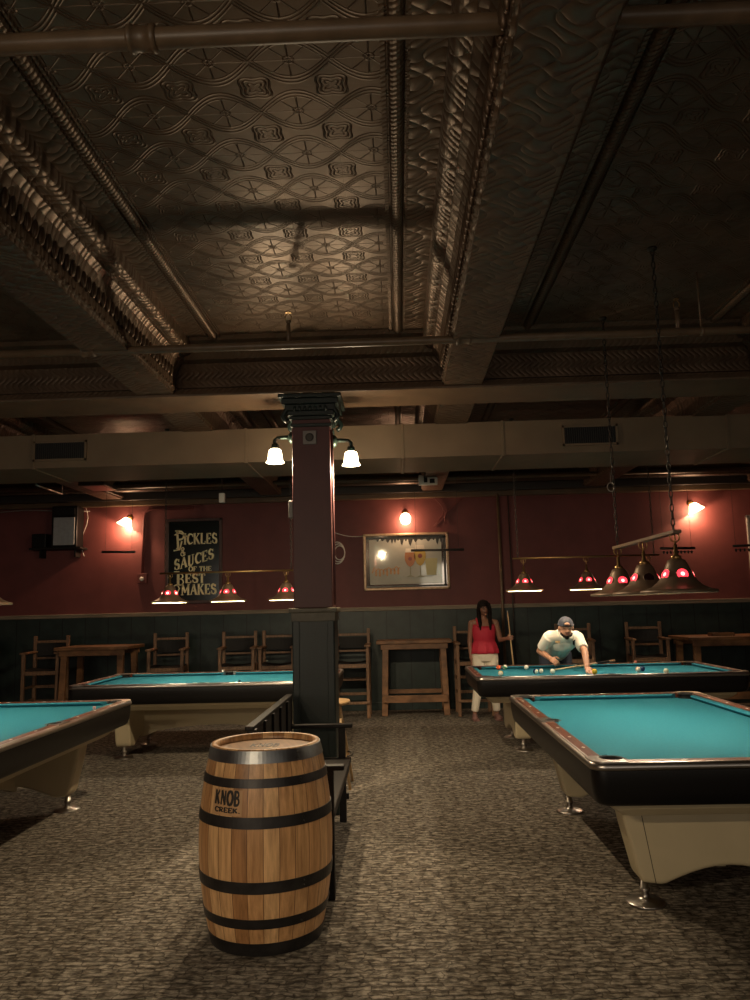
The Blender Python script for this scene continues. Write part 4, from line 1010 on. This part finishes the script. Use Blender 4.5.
write(w.bm, 'CREEK.', -.072, .632, .021, f1, sx=.152/text_width('CREEK.', .021), thick=.26, thin=.22, serif=0, t=.0006)
w.build('lettering', M['ink'], t)
w = MB(); fh = lambda x, y, d: V((x*math.cos(-.35)-y*math.sin(-.35), x*math.sin(-.35)+y*math.cos(-.35), BH-.0298+d*.3))
write(w.bm, 'KNOB', -.085, .0, .085, fh, sx=.15/text_width('KNOB', .085), thick=.2, thin=.13, serif=0)
w.build('head_stamp', M['ink'], t)

# ------------------------------------------------------------------ balls and chalk
def ballmat(name, col, stripe=False):
    m, nt, b = newmat(name); b.inputs['Roughness'].default_value = .12; b.inputs['Base Color'].default_value = (*col, 1)
    if stripe:
        mn = lambda *a: math_node(nt, *a); tc = nt.nodes.new('ShaderNodeTexCoord'); sp = nt.nodes.new('ShaderNodeSeparateXYZ'); nt.links.new(tc.outputs['Object'], sp.inputs[0])
        g = mn('LESS_THAN', mn('ABSOLUTE', sp.outputs[2]), .013); mx = nt.nodes.new('ShaderNodeMix'); mx.data_type = 'RGBA'
        nt.links.new(g, mx.inputs[0]); mx.inputs[6].default_value = (.75, .7, .6, 1); mx.inputs[7].default_value = (*col, 1); nt.links.new(mx.outputs[2], b.inputs['Base Color'])
    return m
bl = [((1.10, 8.77), (.75, .45, .1), True, 'yellow-striped ball near the left pocket of the far right table'),
      ((1.18, 9.56), (.60, .12, .05), False, 'orange-red ball near the woman end of the table'),
      ((1.26, 9.60), (.05, .25, .12), True, 'green-striped ball touching the orange-red ball'),
      ((1.50, 9.50), (.8, .76, .66), False, 'plain white ball at the far cushion left of the man'),
      ((1.51, 8.93), (.01, .02, .10), True, 'navy-striped ball, left one of a close pair'),
      ((1.575, 8.96), (.02, .02, .03), True, 'black-banded ball, right one of a close pair'),
      ((1.69, 8.88), (.82, .78, .68), False, 'white cue ball under the hand holding the cue'),
      ((2.125, 8.76), (.8, .5, .05), False, 'solid yellow ball beside the hand on the cloth'),
      ((2.64, 8.90), (.7, .25, .15), True, 'red-striped ball in the right half of the table'),
      ((2.71, 8.97), (.02, .03, .10), False, 'dark blue ball touching the red-striped ball'),
      ((2.85, 8.60), (.8, .72, .5), True, 'pale ball nearest the camera-side rail at right')]
for (xy, c_, st, lb) in bl:
    w = MB(); w.ell((0, 0, 0), (.0286,)*3, None, 20, 14); o = w.build('billiard_ball', ballmat('ball_'+lb[:12].replace(' ', '_'), c_, st))
    o.location = (xy[0], xy[1], .768+.0286); o.rotation_euler = (random.uniform(0, 3), random.uniform(0, 3), 0)
    tag(o, lb, 'ball', 'billiard balls on the far right table')
for (x, y, c_, lb) in ((2.87, 9.745, (.6, .2, .15), 'red chalk cube on the far rail of the ball table'), (-2.446, 6.28, (.6, .33, .3), 'pink chalk cube on the right rail of the near left table'), (-2.20, 9.745, (.75, .72, .68), 'white chalk cube on the far rail of the left crosswise table'), (-1.70, 8.32, (.02, .06, .1), 'dark blue chalk cube on the near rail of the left crosswise table')):
    t = empty('chalk_cube', (x, y, .803), .3, lb, 'chalk')
    MB().box((0, 0, .011), (.022, .022, .022), None, .002).build('wrapper', P('chalk_wrap', c_, .8), t)
    MB().lathe([(.009, .022), (.008, .0225), (.002, .0215)], (0, 0, 0), 10).build('chalk_face', P('chalk_face', tuple(min(1, q*1.2) for q in c_), .9), t)

# ------------------------------------------------------------------ people
def remesh(o, vox, sm=4):
    r = o.modifiers.new('remesh', 'REMESH'); r.mode = 'VOXEL'; r.voxel_size = vox; r.use_smooth_shade = True
    s = o.modifiers.new('smooth', 'SMOOTH'); s.factor = .5; s.iterations = sm
    return o
def hand(w, wrist, dirv, palmn, curl, s=1.0, thumbside=1):
    wrist = V(wrist); d = V(dirv).normalized(); n_ = V(palmn).normalized(); n_ = (n_-d*n_.dot(d)).normalized(); sd = d.cross(n_)*thumbside
    w.box(wrist+d*.045*s, (.001, .001, .001)) if 0 else None
    R = Matrix((sd, d, n_)).transposed()
    w.ell(wrist+d*.045*s, (.038*s, .052*s, .015*s), R)
    for k, (o_, ln) in enumerate(((.028, .070), (.010, .078), (-.010, .072), (-.028, .058))):
        p = wrist+d*.082*s+sd*o_*s; ang = 0; r = .0085*s
        for seg in range(3):
            ang += curl*(.8 if seg == 0 else 1.0)
            q = p+(d*math.cos(ang)+n_*math.sin(ang))*ln*s*(.45, .3, .25)[seg]+sd*o_*.05
            w.cap(p, r, q, r*.92, 8); p = q; r *= .92
    p = wrist+d*.025*s+sd*.03*s; q = p+(d*.6+sd*.8).normalized()*.035*s+n_*.008*s; q2 = q+(d*.9+sd*.25+n_*curl*.6).normalized()*.032*s
    w.cap(p, .012*s, q, .010*s, 8); w.cap(q, .010*s, q2, .0085*s, 8)
def torso_stack(w, secs, n=20):
    w.loft([[V((c[0]+rx*math.cos(2*PI*k/n), c[1]+ry*math.sin(2*PI*k/n), c[2])) for k in range(n)] for (c, rx, ry) in secs], smooth=True)

# woman ------------------------------------------------------------
wx, wy = 1.165, 10.92
W_ = empty('person', (0, 0, 0), 0, 'woman in a red sleeveless top and white trousers standing with an upright cue', 'person')
w = MB()
torso_stack(w, [((wx, wy, .80), .14, .10), ((wx, wy, .88), .168, .115), ((wx, wy, .97), .145, .10), ((wx, wy, 1.05), .122, .088), ((wx, wy, 1.16), .140, .10), ((wx, wy, 1.24), .150, .105), ((wx, wy+.005, 1.31), .13, .08), ((wx, wy+.01, 1.355), .07, .055)])
w.cap((wx-.125, wy+.01, 1.305), .046, (wx+.125, wy+.01, 1.305), .046)
w.cap((wx, wy+.01, 1.33), .050, (wx+.005, wy-.01, 1.43), .045)
hd_ = V((wx+.01, wy-.02, 1.50)); rotH = Matrix.Rotation(-.25, 3, 'Z')
w.ell(hd_+V((0, .012, .02)), (.073, .088, .088), rotH); w.ell(hd_+V((.004, -.018, -.04)), (.056, .066, .068), rotH)
fw = V((math.sin(.25), -math.cos(.25), 0)); rt = V((fw.y*-1, fw.x, 0))
w.cap(hd_+fw*.078+V((0, 0, .012)), .009, hd_+fw*.092+V((0, 0, -.018)), .013, 8)
w.ell(hd_+fw*.075+V((0, 0, -.05)), (.022, .012, .008)); w.ell(hd_+fw*.065+V((0, 0, -.085)), (.024, .02, .018))
for s in (-1, 1): w.ell(hd_+rt*.074*s+V((0, .01, -.005)), (.010, .018, .03))
# hanging arm (image left)
w.cap((wx-.165, wy+.01, 1.295), .046, (wx-.198, wy+.03, 1.04), .034); w.cap((wx-.198, wy+.03, 1.04), .034, (wx-.192, wy-.03, .82), .024)
hand(w, (wx-.192, wy-.032, .825), (0, -.12, -1), (1, 0, 0), .25, .9, -1)
# arm holding the cue
w.cap((wx+.165, wy+.01, 1.295), .046, (wx+.225, wy+.02, 1.06), .034); w.cap((wx+.225, wy+.02, 1.06), .034, (wx+.300, wy-.17, 1.09), .024)
hand(w, (wx+.298, wy-.165, 1.09), (.35, -1, .1), (1, .3, 0), .95, .9, 1)
# legs
for s, kx, ax_ in ((-1, 1.06, 1.0), (1, 1.27, 1.30)):
    w.cap((wx+s*.085, wy, .84), .088, (kx, wy-.01, .47), .052); w.cap((kx, wy-.01, .47), .052, (ax_, wy+.03, .10), .034)
    w.cap((ax_, wy+.04, .05), .034, (ax_+s*.01, wy-.10, .032), .030); w.ell((ax_+s*.015, wy-.14, .025), (.038, .05, .02))
body = remesh(w.build('body', M['skin_w'], W_), .006)
w = MB()
for s, kx, ax_ in ((-1, 1.06, 1.0), (1, 1.27, 1.30)):
    w.cap((wx+s*.085, wy, .84), .100, (kx, wy-.01, .47), .066, 16); w.cone((kx, wy-.01, .47), .066, (ax_, wy+.03, .11), .050, 16); w.ell((kx, wy-.01, .47), (.066,)*3)
torso_stack(w, [((wx, wy, .78), .13, .11), ((wx, wy, .86), .182, .13), ((wx, wy, .95), .165, .118), ((wx, wy, .99), .158, .112)])
remesh(w.build('trousers', M['white_pants'], W_), .008, 3)
w = MB(); n_ = 48; secs = []
for (z, rx, ry, wv) in ((.885, .198, .145, .010), (.93, .19, .138, .008), (1.0, .172, .122, .004), (1.06, .148, .108, .0), (1.065, .152, .112, .0), (1.14, .158, .115, 0), (1.21, .168, .124, 0), (1.255, .158, .112, 0), (1.28, .150, .10, 0)):
    secs.append([V((wx+(rx+wv*math.sin(k/n_*2*PI*11))*math.cos(2*PI*k/n_), wy+(ry+wv*math.sin(k/n_*2*PI*11))*math.sin(2*PI*k/n_), z-(.035 if z > 1.27 and abs(k-36) < 6 else 0))) for k in range(n_)])
w.loft(secs, False, False, True)
for s in (-1, 1): w.tube([(wx+s*.085, wy-.10, 1.25), (wx+s*.095, wy-.055, 1.335), (wx+s*.095, wy+.01, 1.358), (wx+s*.09, wy+.07, 1.33), (wx+s*.085, wy+.10, 1.26)], .014, 8)
o = w.build('blouse', M['red_top'], W_); sd = o.modifiers.new('solid', 'SOLIDIFY'); sd.thickness = .004
w = MB()
w.ell(hd_+V((-.006, .022, .032)), (.086, .098, .088)); w.ell(hd_+V((-.01, .055, -.04)), (.078, .06, .10))
for s in (-1, 1):
    pts = [hd_+V((s*.068, -.035, .055)), hd_+V((s*.082, -.022, -.02)), hd_+V((s*.078, -.03, -.10)), hd_+V((s*.07, -.07, -.19)), hd_+V((s*.068, -.098, -.29))]
    for a, b_, r0, r1 in zip(pts, pts[1:], (.022, .026, .028, .026), (.026, .028, .026, .012)): w.cap(a, r0, b_, r1, 10)
w.cap(hd_+V((0, .07, -.05)), .06, hd_+V((0, .10, -.25)), .04)
w.cap(hd_+V((-.04, -.045, .085)), .02, hd_+V((.04, -.04, .085)), .02)
remesh(w.build('hair', M['hair'], W_), .007, 2)
def face(par, c, fw, rt, up, es, mat=None):
    for s in (-1, 1):
        MB().ell(c+fw*.070*1.0+rt*s*.030+up*.008, (.012, .008, .006)).build('eye', M['eye'], par)
        MB().cap(c+fw*.076+rt*s*.018+up*.026, .0035, c+fw*.068+rt*s*.046+up*.026, .003, 6).build('eyebrow', M['hair'], par)
    MB().ell(c+fw*.086+up*-.052, (.020, .006, .006)).build('mouth', M['lips'], par)
face(W_, hd_, fw, rt, V((0, 0, 1)), 1)
w = MB()
for s in (-1, 1): w.tube([hd_+fw*.090+rt*(s*.031+.024*math.cos(a))+V((0, 0, .008+.018*math.sin(a))) for a in [i*PI/8 for i in range(16)]], .0022, 6, True)
w.tube([hd_+fw*.092+rt*-.008+V((0, 0, .012)), hd_+fw*.092+rt*.008+V((0, 0, .012))], .002, 6)
for s in (-1, 1): w.tube([hd_+fw*.090+rt*s*.055+V((0, 0, .012)), hd_+rt*s*.078+V((0, 0, .012))], .002, 6)
w.build('glasses', M['black'], W_)
for s, ax_ in ((-1, 1.0), (1, 1.30)):
    w = MB(); w.cap((ax_, wy+.045, .042), .040, (ax_+s*.01, wy-.10, .034), .036); w.ell((ax_+s*.015, wy-.135, .030), (.044, .06, .028))
    w.b2((ax_-.042, wy-.185, 0), (ax_+.048, wy+.09, .016), .006); remesh(w.build('shoe', M['shoe'], W_), .006, 2)
def cue(p0, p1, label, both=True):
    p0 = V(p0); p1 = V(p1); d = (p1-p0); t = empty('pool_cue', p0, 0, label, 'cue')
    q = lambda u: d*u
    MB().tube([q(0), q(.5)], [.0145, .0115], 12).build('butt', M['cuebutt'], t)
    MB().tube([q(.5), q(.985)], [.0115, .0068], 12).build('shaft', M['cue'], t)
    MB().tube([q(.985), q(1)], [.0066, .006], 10).build('tip', M['white'], t)
    MB().tube([q(.10), q(.30)], [.0148, .0138], 12).build('wrap', M['leather'], t)
M['cuebutt'] = P('cue_butt_wood', (.38, .24, .15), .3)
cue((1.56, 10.66, .005), (1.475, 10.73, 1.46), 'upright wooden cue held in the woman\'s hand')

# man ---------------------------------------------------------------
Mn = empty('person', (0, 0, 0), 0, 'man in white polo shirt and backwards cap leaning over the pool table', 'person')
w = MB()
hip = V((1.955, 10.02, .93)); ch = V((1.93, 9.46, 1.10)); shc = V((1.93, 9.34, 1.165))
w.ell(hip, (.17, .15, .14)); w.cap(hip+V((0, -.03, .02)), .135, (1.94, 9.75, 1.03), .125, 18); w.cap((1.94, 9.75, 1.03), .125, ch, .125, 18)
w.ell(ch, (.165, .14, .12)); w.cap((1.785, 9.34, 1.155), .055, (2.07, 9.34, 1.145), .055)
w.cap((1.93, 9.34, 1.18), .062, (1.92, 9.20, 1.225), .055)
hm = V((1.915, 9.12, 1.262)); up = V((0, -.18, .98)).normalized(); fm = V((-.04, -.98, -.18)).normalized(); rm = fm.cross(up).normalized()*-1
RM = Matrix((rm, fm*-1, up)).transposed()
w.ell(hm+up*.028+fm*-.008, (.078, .095, .092), RM); w.ell(hm+up*-.045+fm*.012, (.062, .074, .078), RM)
w.ell(hm+up*-.098+fm*.045, (.03, .026, .022), RM)
w.cap(hm+fm*.086+up*.015, .010, hm+fm*.104+up*-.02, .015, 8)
for s in (-1, 1): w.ell(hm+rm*s*.080+up*-.01, (.011, .018, .032), RM)
# cue-hand arm (image left)
w.cap((1.765, 9.345, 1.15), .050, (1.672, 9.50, .985), .042); w.cap((1.672, 9.50, .985), .042, (1.755, 9.28, .905), .028)
hand(w, (1.752, 9.285, .908), (.35, -.75, -.30), (.5, 0, -.6), .75, 1.0, 1)
# bridge arm (image right)
w.cap((2.085, 9.34, 1.14), .050, (2.11, 9.10, .985), .042); w.cap((2.11, 9.10, .985), .042, (2.085, 8.93, .835), .029)
hand(w, (2.087, 8.935, .828), (-.05, -1, -.30), (0, 0, -1), .22, 1.0, 1)
for s in (-1, 1):
    w.cap((1.955+s*.095, 10.03, .90), .095, (1.955+s*.13, 10.02, .50), .060); w.cap((1.955+s*.13, 10.02, .50), .060, (1.955+s*.14, 10.10, .10), .042)
    w.cap((1.955+s*.14, 10.12, .05), .04, (1.955+s*.15, 9.95, .035), .035)
remesh(w.build('body', M['skin_m'], Mn), .006)
w = MB()
w.cap(hip+V((0, -.02, .03)), .152, (1.94, 9.75, 1.02), .150, 20); w.cap((1.94, 9.75, 1.02), .150, ch, .142, 20)
w.ell(ch, (.182, .155, .138)); w.cap((1.775, 9.345, 1.155), .077, (2.075, 9.345, 1.145), .077)
w.cone((1.765, 9.335, 1.155), .078, (1.690, 9.455, 1.025), .062, 18); w.cone((2.085, 9.345, 1.145), .078, (2.108, 9.16, 1.02), .062, 18)
w.cap((1.93, 9.33, 1.19), .075, (1.925, 9.27, 1.21), .066, 16)
o = remesh(w.build('polo_shirt', M['polo'], Mn), .007, 3)
w = MB(); cc = V((1.925, 9.245, 1.213)); cd = V((-.02, -.9, .42)).normalized(); q_ = cd.to_track_quat('Z', 'Y')
w.tube([cc+q_ @ V((.068*math.cos(a), .062*math.sin(a), 0)) for a in [i*PI/10 for i in range(20)]], .011, 8, True)
for s in (-1, 1): w.cap(cc+V((s*.045, -.02, -.05)), .011, cc+V((s*.012, -.055, -.075)), .009, 8)
w.build('collar', M['polo'], Mn)
MB().box((2.02, 9.235, 1.085), (.024, .012, .045), None, .005).cap((2.02, 9.23, 1.10), .010, (2.035, 9.23, 1.118), .006, 8).build('chest_emblem', M['ink'], Mn)
MB().box((1.835, 9.232, 1.10), (.055, .01, .022), None, .004).build('chest_badge', P('tan_badge', (.5, .32, .14), .7), Mn)
MB().ell((1.678, 9.375, 1.095), (.012, .022, .026)).build('sleeve_patch', M['ink'], Mn)
w = MB()
for s in (-1, 1):
    w.cap((1.955+s*.095, 10.03, .90), .112, (1.955+s*.13, 10.02, .50), .078, 16); w.cap((1.955+s*.13, 10.02, .50), .078, (1.955+s*.14, 10.10, .10), .06, 16)
w.ell(hip+V((0, 0, -.03)), (.18, .16, .14)); remesh(w.build('jeans', M['jeans'], Mn), .009, 3)
for s in (-1, 1):
    w = MB(); w.cap((1.955+s*.14, 10.13, .045), .045, (1.955+s*.15, 9.93, .04), .04); w.b2((1.955+s*.145-.045, 9.88, 0), (1.955+s*.145+.045, 10.18, .02), .006); remesh(w.build('shoe', M['leather'], Mn), .007, 2)
# cap worn backwards
w = MB(); lo = []
for i in range(8):
    a = PI/2*i/7; lo.append([hm+up*(.038+.092*math.sin(a))+fm*(-.008)+rm*(.086*math.cos(a)+.001)*math.cos(2*PI*k/28)+fm*(-1)*(.103*math.cos(a)+.001)*math.sin(2*PI*k/28) for k in range(28)])
w.loft(lo, False, True, True)
w.tube([hm+up*.040+fm*-.008+rm*.086*math.cos(2*PI*k/28)+fm*.103*math.sin(2*PI*k/28) for k in range(28)], .007, 6, True)
o = w.build('baseball_cap', M['cap'], Mn)
w = MB(); lo = []
for i in range(5):
    u = i/4; lo.append([hm+up*(.040-.02*u)+fm*(-.105-.07*u*math.cos(b_*.9))+rm*(.075*(1-.25*u))*b_ for b_ in [k/5-1 for k in range(11)]])
w.loft([[p for p in l]+[p+up*.005 for p in l[::-1]] for l in lo]); w.build('cap_brim', M['cap'], o)
MB().ell(hm+fm*.084+up*.058, (.032, .018, .022), RM).build('forehead_opening', M['skin_m'], o)
MB().bar(hm+fm*.101+up*.048-rm*.045, hm+fm*.101+up*.048+rm*.045, .004, .012).build('cap_strap', M['cap'], o)
face(Mn, hm, fm, rm, up, 1)
w = MB()
for k in range(9):
    a = -1.2+2.4*k/8; w.ell(hm+up*(-.088+.022*abs(a)**1.5)+fm*(.012+.066*math.cos(a))+rm*(.062*math.sin(a)), (.014, .014, .016))
w.ell(hm+up*-.108+fm*.062, (.022, .016, .014)); w.cap(hm+fm*.096+up*-.036-rm*.022, .004, hm+fm*.096+up*-.036+rm*.022, .004, 8)
w.build('beard', M['hair'], Mn)
cue((2.60, 9.70, .838), (1.695, 8.96, .803), 'maple cue the leaning man slides over the cloth')

# ------------------------------------------------------------------ world and render look
wd = bpy.data.worlds.new('world'); S.world = wd; wd.use_nodes = True
wd.node_tree.nodes['Background'].inputs[0].default_value = (.5, .45, .4, 1); wd.node_tree.nodes['Background'].inputs[1].default_value = .02
S.view_settings.view_transform = 'Standard'; S.view_settings.look = 'None'; S.view_settings.gamma = 1
S.view_settings.use_curve_mapping = False; S.view_settings.exposure = 0.95
